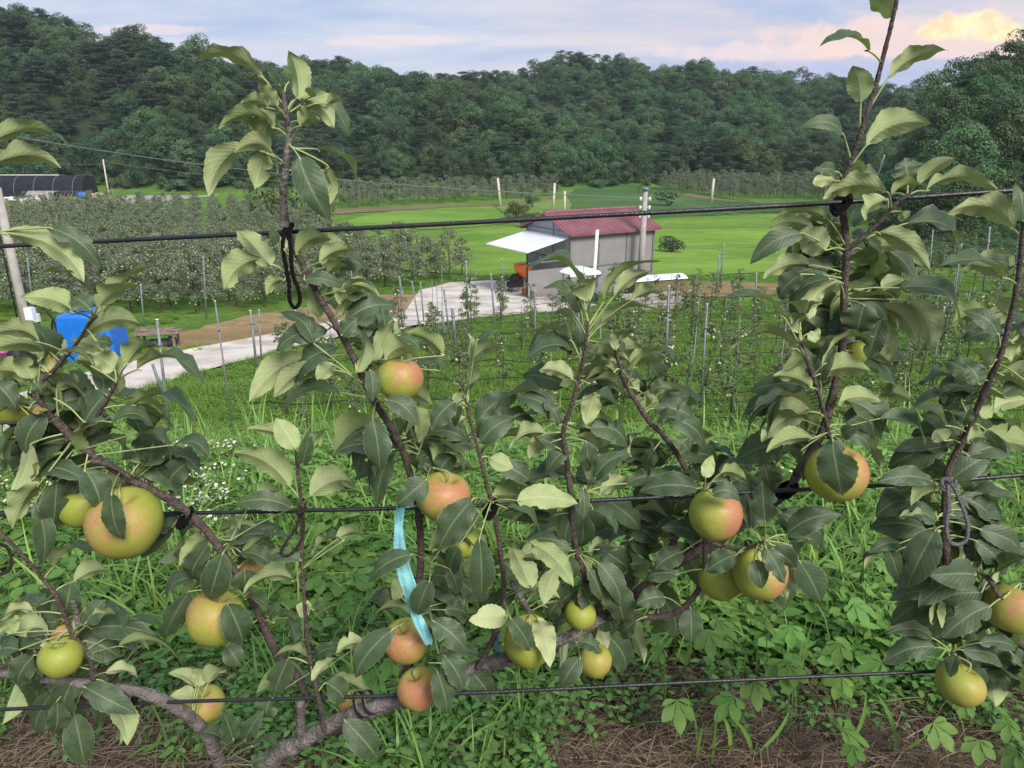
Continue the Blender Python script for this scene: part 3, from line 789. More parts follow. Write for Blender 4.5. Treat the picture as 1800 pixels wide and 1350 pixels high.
if rest:
    A = np.array(rest); A[:, 2] -= .3
    idx = [pick_kind(p) for p in rest]
    n = len(A); rot = np.zeros((n, 3)); rot[:, 2] = NPR.uniform(0, 6.28, n)
    scatter('forest_trees', A, rot, NPR.uniform(.75, 1.4, n), idx, protos, 'distant forest canopy covering the wooded hills', 'forest')
# undergrowth skirts at the foot of the woods
def bush_mesh(seed, R=1.0, H=1.0, clumps=10, per=110, leaf=.16, m_='f_broad'):
    rng = np.random.default_rng(seed)
    ph = rng.uniform(0, 6.28, clumps); rr = R * rng.uniform(0, .75, clumps); z = H * rng.uniform(.25, .75, clumps)
    c = np.stack([np.cos(ph) * rr, np.sin(ph) * rr, z], 1)
    p, nr = clump_points(c, rng.uniform(.35, .5, clumps) * R, per, rng)
    p[:, 2] = np.maximum(p[:, 2], 0.02)
    V, Fc = leaf_cards(p, nr, leaf, leaf * .6, rng, .6)
    return np_mesh('foliage', V, Fc, M[m_], link=False)
sk = []
rng_u = random.Random(91)
for i in range(6000):
    yy = rng_u.uniform(84, 215); xx = rng_u.uniform(-.85, .85) * yy
    if 118 < yy < 172: continue
    h = HILL(xx, yy)
    if yy < 118 and to_px((xx, yy, T(xx, yy)))[0] < 1560: continue
    if 0.3 < h < 3.5 and in_view((xx, yy, T(xx, yy)), 60, 60): sk.append((xx, yy, T(xx, yy) - .2))
    if len(sk) > 900: break
if sk:
    n = len(sk); rot = np.zeros((n, 3)); rot[:, 2] = NPR.uniform(0, 6.28, n)
    scatter('undergrowth', sk, rot, NPR.uniform(1.2, 2.8, n), NPR.integers(0, 3, n), [bush_mesh(301), bush_mesh(302, m_='f_olive'), bush_mesh(303, leaf=.2)], 'tangled undergrowth along the foot of the woods', 'undergrowth')

# ------------------------------------------------------------------ mature orchard on the left
def pip(x, y, poly):
    c = False; n = len(poly); j = n - 1
    for i in range(n):
        xi, yi = poly[i][0], poly[i][1]; xj, yj = poly[j][0], poly[j][1]
        if (yi > y) != (yj > y) and x < (xj - xi) * (y - yi) / (yj - yi + 1e-12) + xi: c = not c
        j = i
    return c
def orch_tree(seed, H=3.6, R=1.3, clumps=40, per=105, leaf=.095, apples=60):
    rng = np.random.default_rng(seed)
    ph = rng.uniform(0, 6.28, clumps); zf = rng.uniform(0, 1, clumps)
    rr = R * (1.05 - .75 * zf) * rng.uniform(.3, 1, clumps) ** .6
    c = np.stack([np.cos(ph) * rr, np.sin(ph) * rr, H * (.20 + .75 * zf)], 1)
    rad_ = rng.uniform(.24, .48, clumps) * (1.1 - .5 * zf)
    p, nr = clump_points(c, rad_, per, rng, squash=1.0, shell=.3)
    V, Fc = leaf_cards(p, nr, leaf, leaf * .5, rng, .9)
    crown, trunk = tree_proto('orch%d' % seed, (V, Fc, c, rad_), H, .06, 'f_orch', .85, 10)
    mb = MB()
    for i in range(apples):
        j = rng.integers(0, clumps); d = rng.normal(0, 1, 3); d /= np.linalg.norm(d)
        mb.sphere(c[j] + d * rad_[j] * 1.0, .042, 6, 4)
    fruit = mb.build('fruit', M['apple_far'], link=False); fruit['kind'] = 'stuff'
    return crown, trunk, fruit
ORCH = [orch_tree(100 + i) for i in range(4)]
orch_poly = gp((-160, 560), (60, 566), (250, 556), (420, 548), (560, 530), (650, 515), (715, 512), (760, 500), (850, 482), (760, 478), (660, 465), (600, 440), (560, 400), (470, 372), (330, 362), (150, 372), (-120, 400))
rr = random.Random(77); cnt = 0
spots = []
y = 28.0
while y < 125:
    x = -100.0
    while x < 10:
        xx = x + rr.uniform(-.3, .3) + .15 * y; yy = y + rr.uniform(-.4, .4)
        if pip(xx, yy, orch_poly) and in_view((xx, yy, T(xx, yy) + 2), 60, 80): spots.append((xx, yy))
        x += 1.9 if y < 60 else 2.8
    y += 3.3 if y < 60 else 5.0
spots = spots[:295]
OLAB = []
for xx, yy in spots:
    k_ = rr.randrange(4); side = 'nearest the farm road' if yy < 36 else ('in the middle rows' if yy < 60 else 'in the far rows below the track')
    root = empty('orchard_tree', (xx, yy, T(xx, yy)), None, 'tree', 'apple trees of the left orchard ' + side, rr.uniform(0, 6.28))
    root.scale = (rr.uniform(.9, 1.25), rr.uniform(.9, 1.25), rr.uniform(.78, 1.12))
    rk = int(round((yy - 28) / 3.3)) if yy < 60 else 10 + int(round((yy - 61) / 5)); OLAB.append((xx / yy, root, 'grey green fruiting tree', 'in the %s row of the left orchard' % ordinal(max(rk, 0))))
    for src in ORCH[k_]:
        c = src.copy(); COL.objects.link(c); c.parent = root
number_labels(OLAB)
# far orchard bands
fo = []
for poly, st in ((gp((575, 370), (700, 362), (860, 354), (985, 345), (975, 338), (860, 344), (700, 351), (580, 357)), 2.6),
                 (gp((1150, 333), (1240, 345), (1300, 352), (1500, 349), (1530, 342), (1500, 338), (1400, 334), (1300, 330), (1180, 328)), 2.6)):
    ys = [p.y for p in poly]; xs = [p.x for p in poly]
    y = min(ys)
    while y < max(ys) + 1:
        x = min(xs)
        while x < max(xs):
            if pip(x, y, poly): fo.append((x + rr.uniform(-.5, .5), y + rr.uniform(-.6, .6)))
            x += st
        y += 4.2
fop = [joined_proto('x', t_[0], t_[1]) for t_ in ORCH] + [bush_mesh(310, 1.1, 2.2, m_='f_olive', leaf=.12)]
n = len(fo); rot = np.zeros((n, 3)); rot[:, 2] = NPR.uniform(0, 6.28, n)
scatter('far_orchard_foliage', [(x, y, T(x, y)) for x, y in fo], rot, NPR.uniform(1.0, 1.35, n), np.where(NPR.random(n) < .12, 4, NPR.integers(0, 4, n)), fop, 'rows of far orchard trees below the woods', 'orchard rows')

sc_ = []
rsb = random.Random(123)
for i in range(900):
    px, py = rsb.uniform(1480, 1860), rsb.uniform(405, 470)
    if py < 440 and px < 1540: continue
    if 1545 < px < 1605 and py > 425: continue
    g = G(px, py)
    if g.y < 92: sc_.append(tuple(g))
n = len(sc_); rot = np.zeros((n, 3)); rot[:, 2] = NPR.uniform(0, 6.28, n)
scatter('scrub_foliage', sc_, rot, NPR.uniform(.5, 1.3, n), NPR.integers(0, 2, n), [bush_mesh(321, m_='f_broad', leaf=.12), bush_mesh(322, .9, .8, m_='f_olive', leaf=.1)], 'rough scrub at the foot of the dark right slope', 'scrub')
# single bushes in the fields
def bush(px, py, wpx, hpx, m_, label, nm='bush'):
    g = G(px, py); s_ = (g.y * CH - (g.z - 1.5) * SH) / F
    root = empty(nm, g, label, 'bush')
    me = bush_mesh(int(px), 1.0, 1.0, 12, 140, .13, m_)
    me.parent = root; COL.objects.link(me); me.name = 'foliage'
    st = MB()
    for i in range(5):
        a = i * 1.3; st.tube([Vector((0, 0, -.1)), Vector((math.cos(a) * .35, math.sin(a) * .35, .55))], [.03, .012], 5)
    so_ = st.build('stem', M['trunk'], root)
    root.scale = (wpx * s_ / 2 / .95, wpx * s_ / 2 / .95, hpx * s_ / 1.05)
bush(905, 385, 46, 30, 'f_olive', 'round olive bush in the verge left of the red roofed shed')
bush(930, 400, 50, 26, 'f_olive', 'low bush half hidden behind the left end of the shed')
bush(935, 365, 26, 26, 'f_broad', 'small dark bush on the verge above the round olive bush')
bush(1178, 444, 52, 28, 'f_broad', 'isolated dark bush in the rice field right of the shed')
bush(1175, 362, 52, 26, 'f_broad', 'dark bush beside the brown bank above the shed')
bush(600, 452, 66, 62, 'f_broad', 'dark spreading bush where the left orchard meets the rice field')
bush(490, 396, 90, 70, 'f_olive', 'yellowish bush tree at the far end of the left orchard', 'shrub_tree')
bush(560, 392, 60, 48, 'f_olive', 'green bush tree beside the thin trunk shoot in the far orchard', 'shrub_tree')
bush(1405, 335, 50, 36, 'f_olive', 'light green bush at the foot of the dark right woods')

# ------------------------------------------------------------------ poles, lines
def pole(bx, by, tx, ty, r0, r1, m_, name, label, cat, sides=8, group=None):
    g = G(bx, by); t_ = P(tx, ty, g.y + .01)
    root = empty(name, g, label, cat, group)
    mb = MB(); mb.tube([Vector((0, 0, -.4)), (t_ - g)], [r0, r1], sides)
    mb.build('shaft', m_, root)
    return root, g, t_
# big pole at the left edge
root, g, t_ = pole(62, 640, -6, 330, .155, .125, M['conc_pole'], 'utility_pole', 'tall pale concrete utility pole beside the blue tank', 'utility pole', 12)
mb = MB(); mb.box((.22, -.05, 1.75), (.26, .2, .42)); mb.build('meter_box', M['white_sheet'], root, smooth=False)
mb = MB(); mb.tube([Vector((-.21, -.1, 0)), Vector((-.20, -.1, 4)), Vector((-.17, -.1, 7.5))], .025, 6); mb.build('cable', M['black'], root)
# pole in front of the shed
root, g, t_ = pole(1124, 512, 1135, 334, .26, .15, M['conc_pole'], 'utility_pole', 'grey concrete utility pole in front of the red roofed shed', 'utility pole', 12)
h = (t_ - g).z; top = t_ - g
mb = MB(); mb.tube([top, top + Vector((0, 0, .12)), top + Vector((0, 0, .2))], [.26, .24, .1], 10); mb.build('cap', M['trim'], root)
for j in range(3):
    for s_ in (-1, 1):
        mb = MB(); c = top + Vector((s_ * .30, 0, -.55 - j * .55))
        mb.tube([c - Vector((s_ * .14, 0, 0)), c], .025, 6); mb.tube([c + Vector((0, 0, -.11)), c, c + Vector((0, 0, .11))], [.09, .06, .09], 8)
        mb.build('insulator', M['insul'], root)
mb = MB(); mb.tube(catmull([top + Vector((.1, 0, .1)), top + Vector((-.1, 0, .35)), top + Vector((-.42, 0, .22)), top + Vector((-.45, 0, -.2))], 5)[0], .025, 5); mb.build('cable', M['black'], root)
PT = t_
pole(1041, 531, 1050, 404, .10, .10, M['white_pipe'], 'standpipe', 'tall white pipe standing in front of the shed wall', 'pipe')
for a in ((880, 362, 875, 313, 'pale leaning post between the far orchard and the verge'),
          (972, 372, 975, 322, 'pale post standing behind the shed ridge'),
          (992, 374, 993, 336, 'shorter grey pole just right of the pale post behind the shed'),
          (1250, 356, 1255, 314, 'pale post in front of the right far orchard')):
    g0 = G(a[0], a[1]); s_ = pxm(a[0], a[1], g0.y)
    pole(a[0], a[1], a[2], a[3], 2.6 * s_, 2.0 * s_, M['pale_post'], 'field_post', a[4], 'post')
pole(193, 352, 181, 280, .17, .12, M['pale_post'], 'utility_pole', 'weathered pole by the track below the left hill', 'utility pole')
pole(203, 352, 196, 330, .14, .1, M['wood'], 'field_post', 'short stake leaning beside the weathered pole', 'post')
pole(1367, 345, 1369, 307, .10, .08, M['galv'], 'field_post', 'thin grey pole inside the right far orchard', 'post')
pole(1447, 360, 1458, 285, .12, .1, M['pale_post'], 'field_post', 'slim pale pole left of the wooden cross arm pole', 'post')
root, g, t_ = pole(1514, 400, 1555, 272, .16, .11, M['conc_pole'], 'utility_pole', 'grey cross arm pole at the foot of the dark right slope', 'utility pole')
mb = MB(); c = (t_ - g) * .84; mb.box(c, (2.6, .12, .12)); mb.build('cross_arm', M['galv'], root, smooth=False)

def line3(a, b, sag, r, label):
    pts = [a.lerp(b, i / 20) + Vector((0, 0, -sag * 4 * (i / 20) * (1 - i / 20))) for i in range(21)]
    mb = MB(); mb.tube(pts, r, 5); o = mb.build('power_line', M['line']); tag(o, label, 'cable')
line3(P(-40, 228, 60), PT + Vector((0, 0, -.5)), 0.9, .03, 'pale overhead cable running from the left edge down to the shed pole')
line3(PT + Vector((.3, 0, -.3)), P(1520, 372, 92), 1.2, .028, 'overhead cable running from the shed pole to the right')
line3(P(181, 284, G(193, 352).y), P(620, 322, 190), 1.0, .03, 'thin dark line strung right from the weathered pole')
line3(P(-60, 262, 150), P(181, 288, G(193, 352).y), 1.0, .03, 'thin dark line strung left from the weathered pole')

# ------------------------------------------------------------------ shed
def shed():
    C0 = Vector((3.7, 47.0)); ang = rad(32); u = Vector((math.cos(ang), math.sin(ang), 0)); v = Vector((-math.sin(ang), math.cos(ang), 0))
    LEN, WID = 7.1, 5.0; zb = T(5, 49) - .1; ze = -3.95; zr = -2.95
    O = Vector((C0.x, C0.y, 0)); R3 = Matrix((u, v, Vector((0, 0, 1)))).transposed()
    root = empty('shed', (C0.x, C0.y, zb), 'grey metal clad farm shed with a red ribbed roof', 'shed', rz=ang)
    H = ze - zb; HR = zr - zb
    # local frame: x along long wall, y into the building
    def pan(x0, x1, y0, y1, z0, z1, name, m_, par=root, th=0):
        mb = MB(); mb.box(((x0 + x1) / 2, (y0 + y1) / 2, (z0 + z1) / 2), (abs(x1 - x0), abs(y1 - y0), z1 - z0)); return mb.build(name, m_, par, smooth=False)
    xs = [0.06, 2.33, 4.7, 7.04]
    for i in range(3):
        for z0, z1 in ((0, H * .47), (H * .47 + .06, H)):
            mb = MB(); a, b = xs[i] + .04, xs[i + 1] - .04
            nn = 12
            for j in range(nn):     # shallow corrugation
                xa = a + (b - a) * j / nn; xb = a + (b - a) * (j + 1) / nn; xm = (xa + xb) / 2
                mb.quad([(xa, 0, z0), (xm, -.004, z0), (xm, -.004, z1), (xa, 0, z1)]); mb.quad([(xm, -.004, z0), (xb, 0, z0), (xb, 0, z1), (xm, -.004, z1)])
            mb.box(((a + b) / 2, .06, (z0 + z1) / 2), (b - a, .08, z1 - z0))
            mb.build('wall_panel', M['wall_grey'], root, smooth=False)
    for x in (0.03, 2.33, 4.7, 7.07): pan(x - .055, x + .055, -.06, .06, 0, H, 'column', M['trim'])
    for i in range(3): pan(xs[i] + .06, xs[i + 1] - .06, -.055, .02, H * .47 - .01, H * .47 + .07, 'rail', M['trim'])
    pan(0.0, LEN, WID - .08, WID, 0, H, 'wall_panel', M['wall_grey'])
    pan(LEN - .06, LEN, .05, WID - .1, 0, H, 'wall_panel', M['wall_grey'])
    # gable facing left: upper cladding, open below
    for xg in (0.0, LEN):
        mb = MB(); zc = H * .60 if xg == 0 else H + .001
        P_ = [(xg, .02, zc), (xg, WID - .02, zc), (xg, WID - .02, H), (xg, WID / 2, HR - .03), (xg, .02, H)]
        Q_ = [(xg + .06, p[1], p[2]) for p in P_]
        mb.quad(P_[::-1]); mb.quad(Q_)
        for i in range(5): mb.quad([P_[i], P_[(i + 1) % 5], Q_[(i + 1) % 5], Q_[i]])
        mb.build('gable', M['wall_gable'], root, smooth=False)
    pan(-.04, -.003, WID * .36, WID * .36 + .08, H * .6, HR - .3, 'column', M['trim'])
    pan(-.035, -.003, .1, WID - .1, H * 1.0, H * 1.0 + .06, 'rail', M['trim'])
    pan(-.05, .05, WID - .08, WID + .03, 0, H, 'column', M['trim'])
    # roof slopes with ribs
    ov, ev = .32, .38
    for s_ in (0, 1):
        y0 = -ev if s_ == 0 else WID + ev; y1 = WID / 2
        sl = (HR - H) / (WID / 2); z0 = H - ev * sl + .06; z1 = HR + .06
        mb = MB(); n = 24; L0, L1 = -ov, LEN + ov
        d = Vector((0, y1 - y0, z1 - z0)); nr = Vector((0, -(z1 - z0), (y1 - y0))).normalized()
        if nr.z < 0: nr = -nr
        def pt(x, t_, h_): q = Vector((x, y0, z0)) + d * t_ + nr * h_; return tuple(q)
        prev = None
        for i in range(n):
            a = L0 + (L1 - L0) * i / n; w_ = (L1 - L0) / n
            prof = [(a, 0), (a + w_ * .62, 0), (a + w_ * .72, .045), (a + w_ * .90, .045), (a + w_, 0)]
            for (xa, ha), (xb, hb) in zip(prof[:-1], prof[1:]): mb.quad([pt(xa, 0, ha), pt(xb, 0, hb), pt(xb, 1, hb), pt(xa, 1, ha)])
        mb.quad([pt(L0, 0, -.04), pt(L0, 1, -.04), pt(L1, 1, -.04), pt(L1, 0, -.04)])
        mb.build('roof', M['roof_red'], root, smooth=False)
        mb = MB(); mb.box((LEN / 2, y0 - (.03 if s_ == 0 else -.03), z0 - .03), (LEN + 2 * ov, .05, .16)); mb.build('fascia', M['roof_red'], root, smooth=False)
        for xe in (-ov - .02, LEN + ov + .02):
            mb = MB(); a = Vector((xe, y0, z0 - .02)); b = Vector((xe, y1, z1 - .02)); mb.tube([a, b], .075, 4); mb.build('bargeboard', M['roof_red'], root, smooth=False)
    mb = MB(); mb.tube([Vector((-ov, WID / 2, HR + .08)), Vector((LEN + ov, WID / 2, HR + .08))], .11, 6); mb.build('ridge_cap', M['roof_red'], root, smooth=False)
    # awning to the left
    A = 3.3
    mb = MB(); a0 = Vector((-.05, .05, H - .30)); a1 = Vector((-.05, WID - .05, H - .30)); b0 = Vector((-A, .0, H - 1.0)); b1 = Vector((-A, WID, H - 1.0))
    dn = Vector((0, 0, .05)); mb.quad([a0, a1, b1, b0]); mb.quad([a0 - dn, b0 - dn, b1 - dn, a1 - dn])
    for p, q in ((a0, a1), (a1, b1), (b1, b0), (b0, a0)): mb.quad([p, q, q - dn, p - dn])
    mb.build('awning', M['white_sheet'], root, smooth=False)
    for y in (.06,): pan(-A + .05, -A + .13, y - .04, y + .04, 0, H - 1.0, 'awning_post', M['black'])
    pan(-A + .13, -.06, .0, .06, 0, H * .50, 'wall_panel', M['wall_grey'])
    pan(-A + .13, -.06, .0, .05, H * .60, H * .60 + .08, 'beam', M['galv'])
    for x in (-2.3, -1.2): pan(x, x + .06, .0, .05, H * .61 + .08, H * .61 + .34, 'strut', M['galv'])
    pan(0.0, .05, .06, WID - .1, 0, H * .59, 'wall_panel', M['wall_grey'])
    # clutter inside in dark steel
    pan(.8, 3.0, 1.5, 2.2, 0, 1.2, 'workbench', M['trim'])
    return root
shed()
# small white roofed cart by the shed wall
def cart():
    g = G(1018, 534); g.z = T(g.x, g.y)
    root = empty('farm_cart', g, 'small dark cart with a white rounded roof beside the shed wall', 'cart', rz=rad(28)); root.scale = (1.15, 1.1, 1.35)
    mb = MB(); n = 8
    for i in range(n):
        a0 = math.pi * (.12 + .76 * i / n); a1 = math.pi * (.12 + .76 * (i + 1) / n)
        p = lambda a, y: (math.cos(a) * 1.0, y, 1.28 + .32 * math.sin(a))
        mb.quad([p(a0, -.55), p(a0, .55), p(a1, .55), p(a1, -.55)]); mb.quad([(p(a1, -.55)[0], -.55, 1.3), (p(a0, -.55)[0], -.55, 1.3), p(a0, -.55), p(a1, -.55)])
    mb.build('roof', M['white_sheet'], root)
    mb = MB(); mb.box((0, 0, .55), (1.7, .95, .35)); mb.box((.4, 0, .85), (.7, .8, .3)); mb.build('body', M['trim'], root, smooth=False)
    for x in (-.75, .75):
        for y in (-.42, .42): mb = MB(); mb.tube([Vector((x, y, .7)), Vector((x, y, 1.4))], .025, 6); mb.build('post', M['galv'], root)
    for x in (-.55, .55):
        for y in (-.5, .5):
            mb = MB(); mb.tube([Vector((x, y - .06, .26)), Vector((x, y + .06, .26))], .26, 12); mb.build('wheel', M['black'], root)
cart()
# orange hopper on its frame
def hopper():
    g = G(913, 516)
    root = empty('spreader', g, 'black farm spreader with an orange hopper parked under the awning edge', 'farm machine', rz=.3)
    mb = MB(); pr = [(.18, 1.0), (.30, 1.2), (.52, 1.45), (.62, 1.7), (.62, 1.95), (.56, 2.02), (.52, 1.98), (.50, 1.6)]
    mb.tube([Vector((.25, 0, z)) for r_, z in pr], [r_ for r_, z in pr], 16); mb.build('hopper', M['orange'], root)
    mb = MB(); mb.box((-.3, 0, .75), (1.0, .7, .55)); mb.sphere((-.35, -.1, 1.05), .35); mb.build('engine', M['black'], root, smooth=False)
    for a, b in (((-.7, -.3, 0), (-.5, -.3, 1.0)), ((-.7, .3, 0), (-.5, .3, 1.0)), ((.7, -.3, 0), (.45, -.3, 1.1)), ((.7, .3, 0), (.45, .3, 1.1))):
        mb = MB(); mb.tube([Vector(a), Vector(b)], .035, 6); mb.build('leg', M['black'], root)
    mb = MB()
    for y in (-.32, .32): mb.tube([Vector((-1.3, y, .95)), Vector((.8, y, .95))], .03, 6)
    mb.build('frame', M['trim'], root)
    g2 = G(935, 522)
    r2 = empty('pallet_stack', g2, 'stack of orange brown wooden pallets below the orange hopper', 'pallet stack', rz=.5)
    for k_ in range(4):
        for y in (-.4, 0, .4):
            mb = MB(); mb.box((0, y, .16 * k_ + .12), (1.1, .16, .03)); mb.build('slat', M['wood_orange'], r2, smooth=False)
        for x in (-.45, 0, .45):
            mb = MB(); mb.box((x, 0, .16 * k_ + .05), (.1, 1.0, .1)); mb.build('bearer', M['wood_orange'], r2, smooth=False)
    g3 = G(893, 512)
    r3 = empty('trailer', g3, 'low grey farm trailer left of the orange hopper', 'trailer', rz=.15)
    mb = MB(); mb.box((0, 0, .62), (1.6, .9, .08)); mb.box((0, -.44, .75), (1.6, .03, .2)); mb.build('bed', M['galv'], r3, smooth=False)
    for x in (-.7, .7): mb = MB(); mb.tube([Vector((x, -.3, 0)), Vector((x, -.3, .6))], .035, 6); mb.build('leg', M['trim'], r3)
    mb = MB(); mb.box((.3, 0, .85), (.5, .5, .35)); o = mb.build('crate', M['wood_orange'], smooth=False); o.location = g3 + Vector((0, 0, .02)); tag(o, 'orange brown crate standing on the low grey trailer', 'crate')
hopper()
# white covered stack right of the shed
def stack():
    g = G(1150, 520)
    root = empty('covered_stack', g, 'long low stack under a white cover right of the concrete pole', 'stack', rz=rad(20))
    mb = MB(); mb.box((0, 0, .55), (3.6, 1.3, 1.0)); mb.build('body', M['brown_soil'], root, smooth=False)
    mb = MB(); n = 6
    for i in range(n):
        a = -.75 + 1.5 * i / n; b = -.75 + 1.5 * (i + 1) / n; z = lambda q: 1.12 + .22 * (1 - (q / .75) ** 2)
        mb.quad([(-1.95, a, z(a)), (1.95, a, z(a)), (1.95, b, z(b)), (-1.95, b, z(b))])
    mb.build('cover', M['white_sheet'], root)
    g = G(1150, 546)
    r2 = empty('block_wall', g, 'low wall of stacked grey blocks below the white covered stack', 'wall', rz=rad(14))
    rr_ = random.Random(3)
    for k_ in range(5):
        for i in range(8):
            mb = MB(); mb.box((-1.8 + i * .45 + (k_ % 2) * .2 + rr_.uniform(-.02, .02), rr_.uniform(-.03, .03), .1 + .2 * k_), (.42, .22, .18)); mb.build('block', M['conc_pole'], r2, smooth=False)
stack()

# ------------------------------------------------------------------ blue tank and clutter
def tank():
    g = G(172, 633); s_ = pxm(172, 633, g.y)
    W_ = 88 * s_; H_ = 88 * s_
    root = empty('water_tank', g, 'big square blue plastic water tank beside the road', 'water tank', rz=rad(8))
    bm = bmesh.new(); bmesh.ops.create_cube(bm, size=1)
    for v in bm.verts: v.co.x *= W_ * (1.06 if v.co.z < 0 else .92); v.co.y *= W_ * .85; v.co.z = v.co.z * H_ + H_ / 2
    bmesh.ops.bevel(bm, geom=bm.edges[:], offset=.12, segments=4, affect='EDGES', profile=.5)
    me = bpy.data.meshes.new('body'); bm.to_mesh(me); bm.free(); me.materials.append(M['blue'])
    for p in me.polygons: p.use_smooth = p.area < .12
    b = bpy.data.objects.new('body', me); COL.objects.link(b); b.parent = root
    mb = MB(); mb.tube([Vector((-.25, 0, H_ - .05)), Vector((-.25, 0, H_ + .12)), Vector((-.25, 0, H_ + .13)), Vector((-.25, 0, H_ + .26)), Vector((-.25, 0, H_ + .3))], [.30, .30, .34, .34, .26], 16); mb.build('lid', M['blue'], root)
    for z in (.62,):
        mb = MB(); mb.box((0, 0, H_ * z * .75), (W_ * (1.0), W_ * .862, .03)); mb.build('rib', M['blue'], root, smooth=False)
    mb = MB(); x = -W_ * .58
    mb.tube(catmull([Vector((x, -.5, .1)), Vector((x - .05, -.5, .9)), Vector((x + .02, -.5, 1.5)), Vector((x + .12, -.4, 1.6))], 4)[0], .035, 6); mb.build('pipe', M['black'], root)
    # hose arch + pump
    g2 = G(95, 628)
    r = empty('water_pump', g2, 'black pump with an arched hose left of the blue tank', 'pump')
    mb = MB(); mb.tube(catmull([Vector((-.75, 0, .1)), Vector((-.7, 0, 1.1)), Vector((-.3, 0, 1.85)), Vector((.15, 0, 1.55)), Vector((.32, 0, .8)), Vector((.3, 0, .3))], 6)[0], .04, 8); mb.build('hose', M['black'], r)
    mb = MB(); mb.tube([Vector((-.15, 0, .28)), Vector((.45, 0, .32))], .13, 10); mb.box((.1, 0, .08), (.5, .3, .12)); mb.build('motor', M['black'], r)
    mb = MB(); mb.tube([Vector((.3, -.05, .5)), Vector((.3, -.05, .62))], .07, 8); mb.build('valve', M['orange'], r)
    g2 = G(80, 612)
    r = empty('meter_post', g2, 'thin post carrying a small white meter box', 'post')
    mb = MB(); mb.tube([Vector((0, 0, 0)), Vector((-.1, 0, 2.0))], .03, 6); mb.build('shaft', M['galv'], r)
    mb = MB(); mb.box((-.05, -.06, 1.2), (.2, .12, .3)); mb.build('box', M['white_sheet'], r, smooth=False)
    g2 = G(8, 640)
    r = empty('bucket', g2, 'magenta plastic tub at the left edge near the pole', 'tub')
    mb = MB(); mb.tube([Vector((0, 0, 0)), Vector((0, 0, .42)), Vector((0, 0, .45))], [.22, .30, .33], 14); mb.build('body', M['magenta'], r)
    mb = MB(); mb.tube(catmull([Vector((-.3, 0, .42)), Vector((0, 0, .6)), Vector((.3, 0, .42))], 5)[0], .012, 5); mb.build('handle', M['black'], r)
    g2 = G(32, 640)
    o = MB(); o.sphere((0, 0, .25), .3, 10, 8, 0, (1, .8, 1)); o = o.build('sack', M['black'], loc=g2); tag(o, 'dark sack slumped beside the magenta tub', 'sack')
    # pallet with planks
    g2 = G(282, 612)
    r = empty('lumber_pile', g2, 'low table of old grey boards beside the blue tank', 'board pile', rz=rad(12))
    rr_ = random.Random(5)
    for i in range(9):
        mb = MB(); mb.box((rr_.uniform(-.15, .15), -.4 + i * .1, .62 + .025 * (i % 4)), (1.5, .10, .03), rot=Euler((0, rr_.uniform(-.02, .02), rr_.uniform(-.12, .12))).to_matrix()); mb.build('board', M['wood'], r, smooth=False)
    for x in (-.6, .6):
        for y in (-.35, .35): mb = MB(); mb.box((x, y, .29), (.08, .08, .58)); mb.build('leg', M['wood'], r, smooth=False)
    mb = MB(); mb.box((.1, -.1, .2), (.9, .6, .25)); mb.sphere((.5, -.2, .3), .2); mb.build('netting', M['black'], r)
    for i, (px, py) in enumerate(((48, 650), (70, 644), (222, 640), (345, 612), (365, 608))):
        g3 = G(px, py); o = MB(); o.sphere((0, 0, .05), .11 + .02 * i, 7, 5, 0, (1.2, .8, .6)); o = o.build('rock', M['rock'], loc=g3)
        tag(o, ['pale stone beside the utility pole base', 'tan stone just left of the tank pump', 'brown stone by the right foot of the blue tank', 'small stone in the straw near the board table', 'stone furthest along the straw verge'][i], 'stone')
tank()

